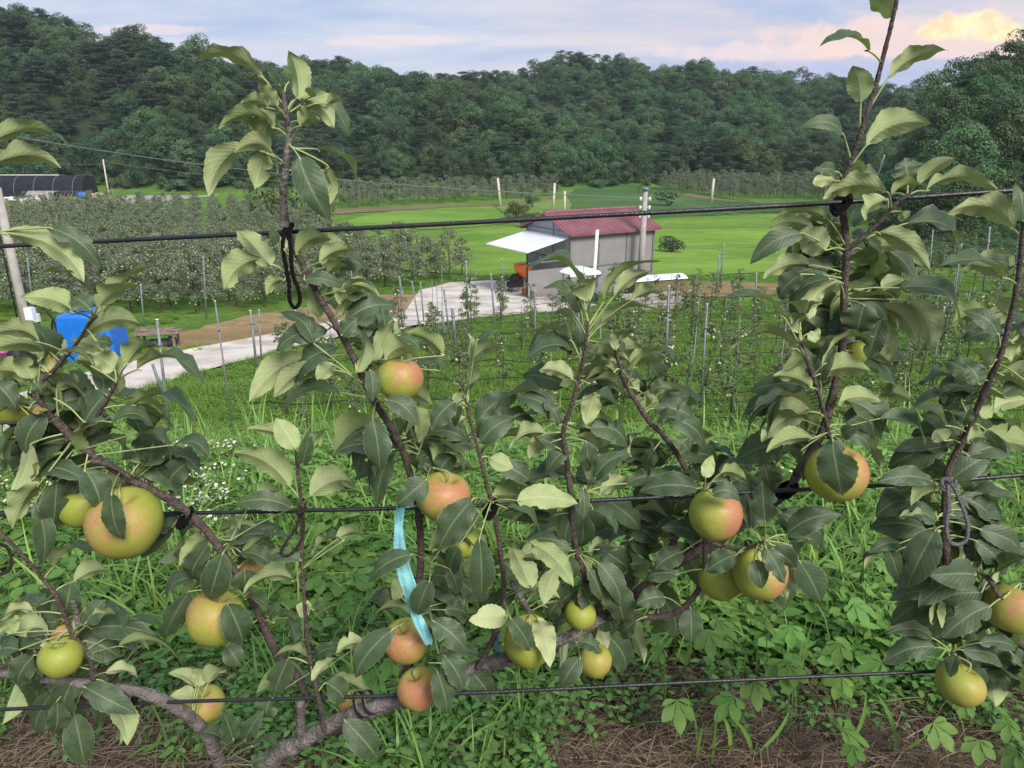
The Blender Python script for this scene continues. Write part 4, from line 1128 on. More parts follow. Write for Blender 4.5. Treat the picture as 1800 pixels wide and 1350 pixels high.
# ------------------------------------------------------------------ greenhouse corner, far left
def greenhouse():
    g = G(60, 347); y0 = g.y; x0 = P(-60, 347, y0).x; x1 = P(146, 347, y0).x; z0 = T((x0 + x1) / 2, y0) - .1
    H_ = 4.4
    root = empty('greenhouse', (x0, y0, z0), 'long black shade net tunnel under the left hill', 'greenhouse')
    L_ = x1 - x0; mb = MB(); n = 10
    def pr(a): return (-math.cos(a) * 3.2 + 3.2, H_ * math.sin(a) ** .75 if math.sin(a) > 0 else 0)
    for i in range(n):
        a0, a1 = math.pi * i / n, math.pi * (i + 1) / n
        (ya, za), (yb, zb) = pr(a0), pr(a1)
        mb.quad([(0, ya, za), (L_, ya, za), (L_, yb, zb), (0, yb, zb)])
    mb.quad([(L_, pr(math.pi * i / n)[0], pr(math.pi * i / n)[1]) for i in range(n + 1)])
    mb.build('net', M['net_black'], root)
    for k_ in range(6):
        mb = MB(); x = L_ * (k_ + .5) / 6
        mb.tube([Vector((x + .02 * i, pr(math.pi * i / 12)[0], pr(math.pi * i / 12)[1] + .04)) for i in range(13)], .05, 5); mb.build('hoop', M['galv'], root)
    mb = MB(); mb.box((L_ * .35, 3.2, H_ + .12), (L_ * .8, .7, .16)); mb.build('ridge_sheet', M['white_bag'], root, smooth=False)
    # small torn tunnel
    g = G(45, 354)
    r = empty('small_tunnel', g, 'small torn film tunnel in front of the black greenhouse', 'tunnel')
    mb = MB()
    def q(a): return (-math.cos(a) * 1.6 + 1.6, 1.9 * max(math.sin(a), 0))
    for i in range(8):
        (ya, za), (yb, zb) = q(math.pi * i / 8), q(math.pi * (i + 1) / 8)
        mb.quad([(0, ya, za), (5.6 + .4 * math.sin(i * 2), ya, za), (5.6 + .4 * math.sin(i * 2 + 2), yb, zb), (0, yb, zb)])
    mb.build('film', M['film_old'], r)
    for k_ in range(9):
        mb = MB(); x = 6.1 + k_ * .75; mb.tube([Vector((x, q(math.pi * i / 10)[0], q(math.pi * i / 10)[1])) for i in range(11)], .04, 4); mb.build('hoop', M['galv'], r)
    g = G(140, 350); mb = MB(); mb.tube([Vector((0, 0, .7)), Vector((1.7, 0, .7))], .7, 14); o = mb.build('barrel', M['blue'], loc=g); tag(o, 'blue barrel lying at the end of the bare hoops', 'barrel')
    bags = ((12, 355, 'white sack left of the small torn tunnel'), (22, 355, 'white sack second from the left edge by the black greenhouse'), (44, 358, 'white sack at the mouth of the small tunnel'), (54, 356, 'largest white sack in front of the small tunnel'), (65, 357, 'rightmost white sack in front of the small tunnel'))
    for i, (px, py, lb) in enumerate(bags):
        g = G(px, py); mb = MB(); mb.sphere((0, 0, .4), .75 + .1 * (i % 3), 9, 6, 0, (1.1, .7, .75)); o = mb.build('sack', M['white_bag'], loc=g); tag(o, lb, 'sack')
    for i, (px, py) in enumerate(((160, 350), (168, 351), (175, 350))):
        g = G(px, py); mb = MB(); mb.box((0, 0, .6), (1.3, .3, 1.2), rot=Euler((.2, .1 * i, .5)).to_matrix()); o = mb.build('board', M['pale_post' if i else 'wood'], loc=g, smooth=False)
        tag(o, ['brown board leaning near the blue barrel', 'middle of three boards by the weathered pole', 'pale board just left of the weathered pole'][i], 'board')
greenhouse()

# ------------------------------------------------------------------ posts and young trees on the terrace
POSTS = [(702, 487, 712, 562, 5), (724, 495, 742, 592, 4), (739, 497, 746, 570, 4), (780, 508, 793, 602, 5), (777, 546, 783, 604, 6), (795, 541, 802, 612, 9),
         (819, 460, 824, 577, 6), (863, 482, 873, 604, 5), (882, 455, 885, 545, 4), (378, 530, 410, 762, 5), (440, 546, 452, 652, 7), (455, 545, 459, 640, 5), (276, 562, 298, 765, 8),
         (519, 545, 523, 592, 5), (616, 447, 620, 536, 4), (1176, 503, 1168, 712, 6), (1243, 535, 1231, 725, 6), (1273, 430, 1266, 505, 5), (1264, 450, 1259, 512, 4),
         (1660, 540, 1631, 692, 5), (1395, 650, 1392, 702, 8), (1552, 620, 1548, 668, 8), (940, 512, 942, 640, 4), (1017, 545, 1019, 700, 4), (1690, 430, 1672, 560, 5), (1740, 400, 1728, 520, 5), (1610, 412, 1603, 505, 4), (1640, 405, 1632, 500, 4),
         (247, 500, 253, 575, 4), (357, 452, 362, 560, 4), (48, 455, 60, 560, 4), (660, 505, 668, 565, 4), (1440, 560, 1436, 680, 4), (1330, 480, 1326, 560, 4)]
PLAB = []
for i, (tx, ty, bx, by, wp) in enumerate(POSTS):
    g = G(bx, by, 6.0); s_ = pxm(bx, by, g.y); t_ = P(tx, ty, g.y + .001)
    if wp >= 8: lb = 'thick grey trellis post with its foot %s' % ('near the road bend on the left' if bx < 400 else 'among the young trees')
    else: lb = 'grey galvanised trellis post standing %s' % ('by the farm road on the left' if bx < 600 else ('before the concrete yard' if bx < 1000 else ('on the grassy terrace right of the shed' if bx < 1500 else 'by the right edge of the terrace')))
    root = empty('trellis_post', g, lb, 'post', lb.replace('post', 'posts') + ' group')
    root['group'] = lb.replace(' post', ' posts', 1); PLAB.append((bx, root, 'thick grey post' if wp >= 8 else 'galvanised trellis post', lb.split('post ')[-1].replace('with its foot', 'footed')))
    mb = MB(); mb.tube([Vector((0, 0, -.3)), t_ - g], wp * s_ / 2 * .62, 8); mb.build('shaft', M['galv'], root)
    mb = MB(); mb.tube([(t_ - g) * .78, (t_ - g) * .80], wp * s_ / 2 * .95, 8); mb.build('clamp', M['galv'], root)
    mb = MB(); mb.tube([(t_ - g), (t_ - g) * 1.006], wp * s_ / 2 * .66, 8); mb.build('cap', M['white_pipe'], root)
number_labels(PLAB)
def strut(tx, ty, bx, by, lb):
    g = G(bx, by, 6); t_ = P(tx, ty, g.y); mb = MB(); mb.tube([Vector((0, 0, -.2)), t_ - g], .04, 6); o = mb.build('brace_pipe', M['galv'], loc=g); tag(o, lb, 'pipe')
strut(268, 640, 288, 690, 'slanting brace pipe against the thick post by the road')

def young_tree(seed, H=2.3):
    rng = np.random.default_rng(seed); mb = MB(); rr_ = random.Random(seed)
    pts = [Vector((rr_.uniform(-.03, .03), rr_.uniform(-.03, .03), H * i / 6)) for i in range(7)]
    mb.tube(pts, [.022 - .0025 * i for i in range(7)], 6)
    cs = []
    for i in range(19):
        z = H * rng.uniform(.16, .98); a = rng.uniform(0, 6.28); l = rng.uniform(.06, .32) * (1.2 - .5 * z / H)
        e = Vector((math.cos(a) * l, math.sin(a) * l, z + rng.uniform(0, .12))); mb.tube([Vector((0, 0, z)), e], [.008, .004], 4); cs.append(e)
    trunk = mb.build('stem', M['trunk'], link=False)
    c = np.array(cs); p, nr = clump_points(c, rng.uniform(.10, .20, len(c)), 34, rng, 1, .2)
    V, Fc = leaf_cards(p, nr, .085, .042, rng, 1.0); crown = np_mesh('foliage', V, Fc, M['f_young'], link=False)
    mb = MB()
    for i in range(9):
        e = cs[rr_.randrange(len(cs))]; mb.sphere(e + Vector((rr_.uniform(-.1, .1), rr_.uniform(-.1, .1), -.08)), .036, 6, 4, 0 if rr_.random() < .6 else 1)
    fruit = mb.build('fruit', [M['apple_bag'], M['apple_far']], link=False); fruit['kind'] = 'stuff'
    return trunk, crown, fruit
YT = [young_tree(500 + i) for i in range(5)]
stake = MB(); stake.tube([Vector((0, 0, -.2)), Vector((0, 0, 2.7))], .013, 5); stake = stake.build('training_stake', M['galv'], link=False)
hose_pts = []
yrows = [15.6, 17.8, 20.2, 22.8, 25.6, 28.6, 31.8, 35.2, 39.0, 43.0, 47.5, 52.5, 58.0]
cntY = 0
road_poly = rd_up + rd_lo[::-1]; yard_poly = yard
ry = random.Random(21)
YLAB = []
for ri, yr in enumerate(yrows):
    xr = lambda x: yr + (x - 4) * 0.10
    x = -7.0 + (1.5 if ri < 4 else 0)
    xl = None
    while x < .80 * yr:
        yy = xr(x) + ry.uniform(-.08, .08); z = T(x, yy); pxx, pyy = to_px((x, yy, z))
        ok = pxx > (455 if yy < 21 else (640 if yy < 30 else 690)) and not pip(x, yy, road_poly) and in_view((x, yy, z + 1), 20, 50) and not (yy > 44.5 and pxx < 1430)
        if yy > 31 and pip(x, yy, yard_poly): ok = ok and ry.random() < .16
        if ok:
            if xl is None: xl = x
            side = 'left part' if pxx < 900 else ('middle part' if pxx < 1350 else 'right part')
            nf = 'front rows' if ri < 4 else 'back rows'
            if ry.random() < .72:
                root = empty('young_apple_tree', (x, yy, z), 'slim young apple tree with pale fruit in the %s, %s of the terrace' % (nf, side), 'tree', 'slim young apple trees in the %s, %s of the terrace' % (nf, side), ry.uniform(0, 6.28)); YLAB.append((x, root, 'slim young apple tree', 'in the %s terrace row' % ordinal(ri)))
                s_ = ry.uniform(.65, 1.05); root.scale = (s_ * 1.1, s_ * 1.1, s_)
                for src in YT[ry.randrange(5)]:
                    c = src.copy(); COL.objects.link(c); c.parent = root
                cntY += 1
            if ry.random() < .28:
                c = stake.copy(); COL.objects.link(c); c.location = (x + .05, yy + .03, z); c.rotation_euler = (ry.uniform(-.03, .03), ry.uniform(-.03, .03), 0)
                s_ = ry.uniform(.85, 1.1); c.scale = (1, 1, s_)
                tag(c, 'thin grey training stake among the young trees in the %s, %s' % (nf, side), 'stake', 'thin training stakes in the %s, %s' % (nf, side)); YLAB.append((x, c, 'thin training stake', 'in the %s terrace row' % ordinal(ri)))
        x += 1.05 if ri < 5 else 1.3
    if xl is not None:
        mb = MB(); pts = []  # hose
        xx = xl - 1
        while xx < .82 * yr:
            pts.append(Vector((xx, xr(xx) - .12, T(xx, xr(xx)) + .42 + .05 * math.sin(xx * 3 + ri)))); xx += .6
        if len(pts) > 2:
            mb.tube(pts, .014, 5); o = mb.build('drip_hose', M['black'])
            tag(o, 'black drip hose strung along the %s row of young trees' % ['first', 'second', 'third', 'fourth', 'fifth', 'sixth', 'seventh', 'eighth', 'ninth', 'tenth', 'eleventh', 'twelfth', 'thirteenth'][ri], 'hose', None)
number_labels(YLAB)

# ------------------------------------------------------------------ grasses and weeds
def blade_arrays(n, rng, L0, L1, W0, lean=.6, spread=.06, segs=5, up=1.0):
    V = []; Fc = []
    for i in range(n):
        a = rng.uniform(0, 6.28); L = rng.uniform(L0, L1); w_ = W0 * rng.uniform(.6, 1.2); le = rng.uniform(.15, 1) * lean
        b = np.array([rng.uniform(-spread, spread), rng.uniform(-spread, spread), 0]); d = np.array([math.cos(a), math.sin(a), 0]); s_ = np.array([-d[1], d[0], 0])
        i0 = len(V); tw = rng.uniform(-.4, .4)
        for k_ in range(segs + 1):
            t = k_ / segs; ang = le * t * 1.6
            # integrate an arc
            q = b + d * L * (1 - math.cos(ang * 1.0)) / max(le * 1.6, .05) + np.array([0, 0, 1]) * L * math.sin(ang) / max(le * 1.6, .05) * up
            ww = w_ * (1 - t ** 1.8) * .5 + .0004; sd = s_ * math.cos(tw * t) + d * math.sin(tw * t)
            V.append(q + sd * ww); V.append(q - sd * ww + np.array([0, 0, 0.0]))
        for k_ in range(segs):
            j = i0 + 2 * k_; Fc.append((j, j + 1, j + 3, j + 2))
    return np.array(V), np.array(Fc)
def grass_proto(seed, n, L0, L1, W0, m_, lean=1.0, spread=.05, segs=5):
    rng = np.random.default_rng(seed); V, Fc = blade_arrays(n, rng, L0, L1, W0, lean, spread, segs); return np_mesh('g', V, Fc, M[m_], smooth=True, link=False)
def oval_leaf(V, Fc, base, d, nrm, L, W_, cup=.15):
    s_ = np.cross(d, nrm); i0 = len(V)
    prof = [(0, 0.03), (.25, .75), (.55, 1.0), (.82, .62), (1.0, .02)]
    for t, w_ in prof:
        c = base + d * L * t - nrm * L * .18 * t * t
        V.append(c + s_ * W_ * .5 * w_ + nrm * cup * W_ * .5 * w_); V.append(c); V.append(c - s_ * W_ * .5 * w_ + nrm * cup * W_ * .5 * w_)
    for k_ in range(4):
        j = i0 + 3 * k_; Fc.append((j, j + 1, j + 4, j + 3)); Fc.append((j + 1, j + 2, j + 5, j + 4))
def sprig_proto(seed, H=.08, n=5, leaf=.022, wr=.62, m_='cover', spread=.05):
    rng = np.random.default_rng(seed); V = []; Fc = []
    for s_ in range(n):
        b = np.array([rng.uniform(-spread, spread), rng.uniform(-spread, spread), 0]); h = H * rng.uniform(.5, 1.15); tilt = rng.normal(0, .35, 2)
        nl = 4 + int(h / .025)
        for k_ in range(nl):
            t = (k_ + 1) / nl; p = b + np.array([tilt[0] * h * t, tilt[1] * h * t, h * t]); a = k_ * 2.4 + rng.uniform(-.4, .4) + s_
            el = rng.uniform(-.1, .45); d = np.array([math.cos(a) * math.cos(el), math.sin(a) * math.cos(el), math.sin(el)])
            nr = np.array([0, 0, 1.0]) - d * d[2]; nr /= np.linalg.norm(nr)
            oval_leaf(V, Fc, p + d * leaf * .3, d, nr, leaf * rng.uniform(.7, 1.25), leaf * wr * rng.uniform(.8, 1.2))
        i0 = len(V); e = b + np.array([tilt[0] * h, tilt[1] * h, h])
        for q in (b, e):
            for k_ in range(3): V.append(q + np.array([math.cos(k_ * 2.1), math.sin(k_ * 2.1), 0]) * .0012)
        for k_ in range(3): Fc.append((i0 + k_, i0 + (k_ + 1) % 3, i0 + 3 + (k_ + 1) % 3, i0 + 3 + k_))
    return np_mesh('s', np.array(V), np.array(Fc), M[m_], smooth=True, link=False)

# near bank
def bank():
    protos = [grass_proto(1, 9, .12, .32, .010, 'grass', 1.9), grass_proto(2, 12, .08, .22, .006, 'grass', 1.5), grass_proto(3, 8, .20, .42, .013, 'grass', 2.0),
              sprig_proto(4), sprig_proto(5, .06, 7, .019), sprig_proto(6, .11, 5, .028, .5), sprig_proto(7, .14, 5, .045, .48, 'weed', .06), sprig_proto(8, .20, 4, .05, .30, 'weed', .05), sprig_proto(9, .10, 4, .06, .7, 'weed', .06)]
    pts, idx, scl, rot = [], [], [], []
    r = random.Random(17)
    for i in range(60000):
        y = 1.3 + 3.4 * r.random() ** .85; x = r.uniform(-1, 1) * (y * .85 + .5)
        p = (x, y, T(x, y)); px, py = to_px(p)
        if not (-60 < px < 1860 and py < 1420): continue
        n1 = mnoise.noise(Vector((x * 2.2, y * 2.2, 0))) ; n2 = mnoise.noise(Vector((x * 1.3 + 7, y * 1.3, 5)))
        # bare strip in the front: cover density by photo row
        front = 1150 if px < 620 else (1235 if px < 900 else (1095 if px < 1150 else 1150))
        dens = 1.0 if py < front else max(0.0, .34 - (py - front) / 600) * (1.4 if n1 > .05 else .35)
        if 250 < px < 900 and py > 1180: dens *= 1.3 + 1.5 * (n1 > 0)
        if 640 < px < 960 and py > 1190: dens = .75 if n1 > -.12 else .3
        if r.random() > dens: continue
        u = r.random()
        gp_ = mnoise.noise(Vector((x * 3.1 + 4, y * 3.1, 9)))
        if py > front: k_ = r.choice((3, 4, 4, 3, 5, 1)) if u < .9 else 0
        elif px < 760 and py > 960: k_ = r.choice((3, 4, 5, 3, 4, 4, 8)) if (u < .86 and n2 < .3) else r.choice((0, 1, 2))
        elif py > 960: k_ = r.choice((0, 0, 1, 2, 2)) if gp_ > .04 else r.choice((3, 5, 6, 8, 5, 4, 1, 8))
        elif py > 880: k_ = r.choice((0, 0, 1, 2, 7)) if gp_ > -.02 else r.choice((6, 7, 8, 5, 8, 3))
        else: k_ = r.choice((1, 0, 2, 1)) if gp_ > .02 else r.choice((6, 7, 7, 8, 8, 1, 5))
        # thin out with type
        keep = {0: .12, 1: .12, 2: .08, 3: .46, 4: .46, 5: .40, 6: .28, 7: .22, 8: .24}[k_]
        if r.random() > keep * .95: continue
        pts.append((x, y, p[2] - .005)); idx.append(k_)
        rot.append((r.uniform(-.2, .2), r.uniform(-.2, .2), r.uniform(0, 6.28))); scl.append(r.uniform(.75, 1.3))
    print('bank', len(pts))
    scatter('bank_weeds', pts, rot, scl, idx, protos, 'dense grass and small leaved weeds covering the bank', 'weeds')
bank()
# daisy fleabane
def fleabane():
    protos = []
    for s_ in range(3):
        r = random.Random(s_ + 60); mb = MB()
        for k_ in range(5):
            bx, by = r.uniform(-.05, .05), r.uniform(-.05, .05); h = r.uniform(.22, .36); e = Vector((bx + r.uniform(-.06, .06), by + r.uniform(-.06, .06), h))
            mb.tube([Vector((bx, by, 0)), e], .0015, 3, 2, False)
            nr = Vector((r.uniform(-.4, .4), r.uniform(-.6, .1), 1)).normalized(); a_ = nr.orthogonal().normalized(); b_ = nr.cross(a_)
            for j in range(12):
                t0 = j / 12 * 6.283; d = a_ * math.cos(t0) + b_ * math.sin(t0); q = nr.cross(d) * .0014
                mb.quad([e + d * .003 - q, e + d * .0095 - q, e + d * .0095 + q, e + d * .003 + q], 0)
            mb.sphere(e, .0034, 6, 4, 1)
        protos.append(mb.build('x', [M['petal'], M['pollen'], M['weed']], link=False))
    r = random.Random(31); pts = []
    for cx, cy, sx, sy, n in ((350, 880, 60, 40, 60), (60, 830, 80, 40, 50), (100, 890, 60, 30, 20), (1330, 810, 80, 25, 14), (1560, 830, 50, 25, 8), (400, 800, 60, 20, 20)):
        for i in range(n):
            g = G(r.gauss(cx, sx * .6), min(max(r.gauss(cy + 60, sy), 800), 1100)); pts.append((g.x, g.y, g.z))
    n = len(pts); rot = np.zeros((n, 3)); rot[:, 2] = NPR.uniform(0, 6.28, n)
    scatter('fleabane_flowers', pts, rot, NPR.uniform(.55, .85, n), NPR.integers(0, 3, n), protos, 'tiny white daisy flowers dotted through the weeds', 'flowers')
fleabane()
# terrace grass
def terrace_grass():
    protos = [grass_proto(11, 14, .06, .16, .012, 'grass_mid', 1.2, .12, 3), grass_proto(12, 16, .05, .12, .014, 'grass_mid', 1.4, .14, 3), sprig_proto(13, .10, 6, .06, .5, 'grass_mid', .12), grass_proto(14, 10, .18, .34, .012, 'grass_mid', 1.1, .1, 3)]
    r = random.Random(55); pts = []; idx = []
    for i in range(150000):
        y = 12 + 45 * r.random() ** 1.25; x = r.uniform(-.8, .8) * y
        p = (x, y, T(x, y)); px, py = to_px(p)
        if not (-30 < px < 1830): continue
        if pip(x, y, road_poly) or pip(x, y, yard_poly): continue
        if px < 760 and py < 620 and mnoise.noise(Vector((x * .5, y * .5, 1))) < 0: continue
        n1 = mnoise.noise(Vector((x * .55, y * .8, 2.2)))
        if n1 < -.22 and r.random() < .8: continue
        if 1060 < px < 1400 and 492 < py < 535 and r.random() < .9: continue
        if 310 < px < 740 and 520 < py < 612 and r.random() < .93: continue
        pts.append(p); idx.append(3 if (n1 > .3 and r.random() < .3) else r.randrange(3))
    n = len(pts); print('terrace', n)
    rot = np.zeros((n, 3)); rot[:, 2] = NPR.uniform(0, 6.28, n)
    scatter('terrace_grass', pts, rot, NPR.uniform(.7, 1.6, n), idx, protos, 'short green grass growing between the young tree rows', 'grass')
terrace_grass()
def bank_slope():
    r = random.Random(56); pts = []; idx = []
    for i in range(9000):
        y = r.uniform(4.0, 12.5); x = r.uniform(-.85, .85) * y; pts.append((x, y, T(x, y))); idx.append(r.randrange(3))
    n = len(pts); rot = np.zeros((n, 3)); rot[:, 2] = NPR.uniform(0, 6.28, n)
    scatter('slope_grass', pts, rot, NPR.uniform(.8, 1.6, n), idx, [grass_proto(21, 14, .15, .4, .012, 'grass', 1.2, .12, 4), grass_proto(22, 12, .12, .3, .01, 'grass', 1.2, .12, 4), sprig_proto(23, .25, 5, .06, .4, 'weed', .12)], 'long grass on the steep bank below the crest', 'grass')
bank_slope()

# straw litter, pebbles
def litter():
    r = random.Random(9); mb = MB()
    for i in range(4200):
        if i % 3: px0, py0 = r.gauss(1250, 330), r.gauss(1290, 60)
        px = r.uniform(-40, 1840); py = r.uniform(1080, 1400)
        if px < 620: py = r.uniform(1140, 1400)
        g = G(px, py); a = r.uniform(0, 6.28); L = r.uniform(.02, .12) * (1 if r.random() < .85 else 1.8); d = Vector((math.cos(a), math.sin(a), r.uniform(-.1, .25))); k_ = Vector((-d.y, d.x, 0)) * r.uniform(-.07, .07)
        h = r.uniform(.002, .035)
        pts = [g + Vector((0, 0, h)) + d * (L * t) + k_ * (L * 4 * t * (1 - t)) + Vector((0, 0, .008 * math.sin(t * 3))) for t in (0, .33, .66, 1)]
        mb.tube(pts, r.uniform(.0005, .0013) * (1 if r.random() < .9 else 1.9), 3, 0, False)
    o = mb.build('straw_litter', M['straw']); tag(o, 'dry straw and dead stems lying on the bare soil', 'straw', kind='stuff')
    pts = []
    for i in range(9000):
        g = G(r.uniform(-40, 1840), r.uniform(1080, 1400)); pts.append(tuple(g))
    n = len(pts); m1 = MB(); m1.sphere((0, 0, 0), 1, 6, 4, 0, (1, .8, .6)); p1 = m1.build('x', M['rock'], link=False, smooth=False)
    rot = NPR.uniform(0, 6.28, (n, 3)); scatter('soil_pebbles', pts, rot, .0015 + .0065 * NPR.random(n) ** 4, np.zeros(n), [p1], 'small pebbles and crumbs scattered on the bare soil', 'pebbles')
litter()

# palmate vine leaves (wild hop) as plants of their own
def hop_leaf(L, rng):
    V = [(0, 0, 0)]; lobes = [(-2.15, .55), (-1.25, .85), (0, 1.0), (1.25, .85), (2.15, .55)]
    ring = []
    pts = []
    for i, (a, l) in enumerate(lobes):
        a *= .62; l *= L
        for t, w_ in ((.50, -.22), (.72, -.25), (.88, -.15), (1.0, 0), (.88, .15), (.72, .25), (.50, .22)):
            aa = a + w_ / max(t, .3) * .95
            pts.append((math.sin(aa) * l * t, math.cos(aa) * l * t))
        if i < 4:
            an = (a + lobes[i + 1][0] * .62) / 2; pts.append((math.sin(an) * L * .40, math.cos(an) * L * .40))
    for x, y in pts:
        r_ = math.hypot(x, y); V.append((x, y, -.25 * r_ * r_ / L + rng.uniform(-.02, .02) * L))
    Fc = [(0, i + 1, i) for i in range(1, len(pts))]
    return V, Fc
HOPS = [(1390, 1100, 1), (1500, 1060, 1), (1585, 1085, 0), (1550, 1165, 1), (1475, 1130, 1), (1380, 1160, 2), (1480, 1190, 1), (1290, 1225, 2), (1325, 1195, 2), (1560, 1060, 1), (1520, 1025, 0), (1245, 1110, 2), (1345, 1090, 0), (1480, 1280, 2), (1500, 1310, 0), (1640, 1270, 2), (1720, 1300, 1), (1190, 1230, 2), (1260, 1090, 1), (1165, 1140, 0),
        (620, 1010, 1), (665, 1190, 2), (655, 1035, 0), (1130, 965, 1), (1580, 950, 0), (1545, 985, 0), (1180, 950, 0), (1760, 1255, 1), (1700, 1235, 0), (1790, 1320, 1), (600, 1060, 0), (640, 1110, 0), (690, 1160, 0), (1430, 1010, 0), (1130, 1010, 0), (1600, 900, 0), (1380, 870, 0), (1440, 890, 0)]
rh = random.Random(70)
VLAB = []
for i, (px, py, sz) in enumerate(HOPS):
    g = G(px, py + (85 if py > 1180 else 150)); top = P(px, py, g.y - .03)
    if top.z < g.z + .03: top.z = g.z + .05
    where = ('on the bare soil at the lower right' if py > 1180 and px > 1000 else 'in the weeds under the right hand apples') if px > 1000 else 'in the weeds near the turquoise ribbon'
    lab = 'wild vine plant with pale green lobed leaves ' + where
    root = empty('vine_plant', g, lab, 'plant', 'wild vine plants ' + where)
    VLAB.append((px, root, 'pale lobed vine plant', where)); nl = rh.choice((1, 1, 2))
    for k_ in range(nl):
        L = (.050, .066, .080)[sz] * rh.uniform(.85, 1.1) * (1 if k_ == 0 else .75)
        V, Fc = hop_leaf(L, rh); mb = MB(); mb.v = V; mb.f = Fc; mb.m = [0] * len(Fc)
        o = mb.build('leaf', M['hop'], root)
        c = top - g + (Vector((0, 0, 0)) if k_ == 0 else Vector((rh.uniform(-.06, .06), rh.uniform(-.04, .05), rh.uniform(-.03, .01))))
        o.location = c; o.rotation_euler = (rh.uniform(.25, .75), rh.uniform(-.3, .3), rh.uniform(-1, 1) + (math.pi if rh.random() < .8 else 0) * 1)
        o.rotation_euler = Euler((rh.uniform(-.75, -.2), rh.uniform(-.25, .25), rh.uniform(1.5, 4.8)))
        mb = MB(); mb.tube([Vector((rh.uniform(-.02, .02), 0, 0)), c * .5 + Vector((.01, .01, 0)), c], .0013, 4, caps=False); mb.build('stem', M['hop'], root)

number_labels(VLAB)
# tall grass seed heads by the crest and a few broad blades in front
r = random.Random(15)
for i, (px, py, hpx) in enumerate(((1640 // 3 + 40, 860, 0),)): pass
BLAB = []
def tall_blades():
    defs = [(1325, 1345, 1395, 1255), (1280, 1345, 1270, 1260), (1320, 1350, 1290, 1270), (1570, 1345, 1545, 1225), (1480, 1340, 1530, 1222), (1560, 1350, 1640, 1300), (250, 1345, 280, 1300), (1085, 790, 1080, 735), (1240, 800, 1200, 745), (1280, 820, 1282, 742), (1330, 800, 1345, 760), (420, 800, 340, 755)]
    for bx, by, tx, ty in defs:
        g = G(bx, min(by, 1345)) if by > 1000 else G(bx, by + 60); Y = g.y; t_ = P(tx, ty, Y - .02)
        mb = MB(); n = 8; d = (t_ - g); sd = Vector((d.z, 0, -d.x)).normalized(); L = d.length
        for k_ in range(n + 1):
            t = k_ / n; c = d * t + sd * L * .08 * math.sin(math.pi * t) + Vector((0, .02 * t, 0)); w_ = (.0055 if by > 1000 else .004) * (math.sin(math.pi * min(t * .9 + .12, 1)) ** .6)
            mb.v += [tuple(c + sd * w_), tuple(c + Vector((0, .0015, 0))), tuple(c - sd * w_)]
        for k_ in range(n):
            j = 3 * k_; mb.f += [(j, j + 1, j + 4, j + 3), (j + 1, j + 2, j + 5, j + 4)]; mb.m += [0, 0]
        o = mb.build('grass_blade', M['grass'], loc=g); lb = 'single long grass blade rising from the %s' % ('bare soil at the bottom' if by > 1000 else 'crest of the bank')
        tag(o, lb, 'grass blade', 'long grass blades on the ' + ('bare soil' if by > 1000 else 'crest')); BLAB.append((bx, o, 'long grass blade', 'rising from the ' + ('bare soil' if by > 1000 else 'crest of the bank')))
tall_blades(); number_labels(BLAB)
# ------------------------------------------------------------------ wires of the trellis
def wire(pts, r, label):
    p3 = [P(a, b, Y) for a, b, Y in pts]
    d0 = (p3[0] - p3[1]).normalized(); d1 = (p3[-1] - p3[-2]).normalized()
    p3 = [p3[0] + d0 * 1.5] + p3 + [p3[-1] + d1 * 1.5]
    cp, _ = catmull(p3, 8); mb = MB(); mb.tube(cp, r, 10); o = mb.build('trellis_wire', M['wire']); tag(o, label, 'wire')
wire([(-40, 435, 1.10), (500, 408, 1.06), (960, 384, 1.04), (1470, 356, 1.02), (1840, 331, 1.00)], .0033, 'topmost black plastic coated wire of the trellis')
wire([(-40, 905, 1.08), (320, 902, 1.07), (860, 888, 1.08), (1380, 862, 1.07), (1650, 847, 1.06), (1840, 831, 1.05)], .0034, 'middle black wire passing behind the large apples')
wire([(-40, 1249, 1.08), (300, 1234, 1.08), (800, 1219, 1.08), (1240, 1198, 1.09), (1640, 1180, 1.08), (1840, 1170, 1.08)], .0034, 'lowest black wire just above the bare soil')

# ------------------------------------------------------------------ apple trees on the trellis
TREES = {
    'L': empty('apple_tree', P(385, 1420, 1.12), 'left trellised apple tree with the largest apple and a dark slanting limb', 'tree', 'apple trees trained on the wires'),
    'C': empty('apple_tree', P(450, 1420, 1.12), 'middle trellised apple tree with a tall shoot and hanging turquoise ribbon', 'tree', 'apple trees trained on the wires'),
    'K': empty('apple_tree', P(445, 1440, 1.15), 'trellised apple tree whose shoot rises above the skyline on the right', 'tree', 'apple trees trained on the wires'),
    'R': empty('apple_tree', P(1905, 1420, 1.10), 'apple tree at the right edge with a grey rope loop on its stem', 'tree', 'apple trees trained on the wires'),
}
for t_ in TREES.values(): t_.location.z = T(t_.location.x, t_.location.y)
def limb(tree, pts, rpx, m_='twig', name='branch', sides=9, knots=True):
    """pts: px,py,Y  rpx: list of radius in photo pixels (start,end)"""
    base = TREES[tree].location
    p3 = [P(a, b, Y) - base for a, b, Y in pts]; n0 = len(p3)
    rr_ = [ (rpx[0] + (rpx[1] - rpx[0]) * i / (n0 - 1)) * pxm(pts[i][0], pts[i][1], pts[i][2]) for i in range(n0)]
    cp, ts = catmull(p3, 10); rs = []
    for i, t in enumerate(ts):
        a = int(min(t, n0 - 2)); r_ = rr_[a] + (rr_[a + 1] - rr_[a]) * (t - a)
        if knots and RNG.random() < .10: r_ *= 1.18
        rs.append(r_ * RNG.uniform(.97, 1.04) * (.74 if m_ == 'twig' else .92))
    cp = [p + Vector((RNG.uniform(-1, 1), RNG.uniform(-1, 1), RNG.uniform(-1, 1))) * .0003 for p in cp]
    mb = MB(); mb.tube(cp, rs, sides); return mb.build(name, M[m_], TREES[tree])

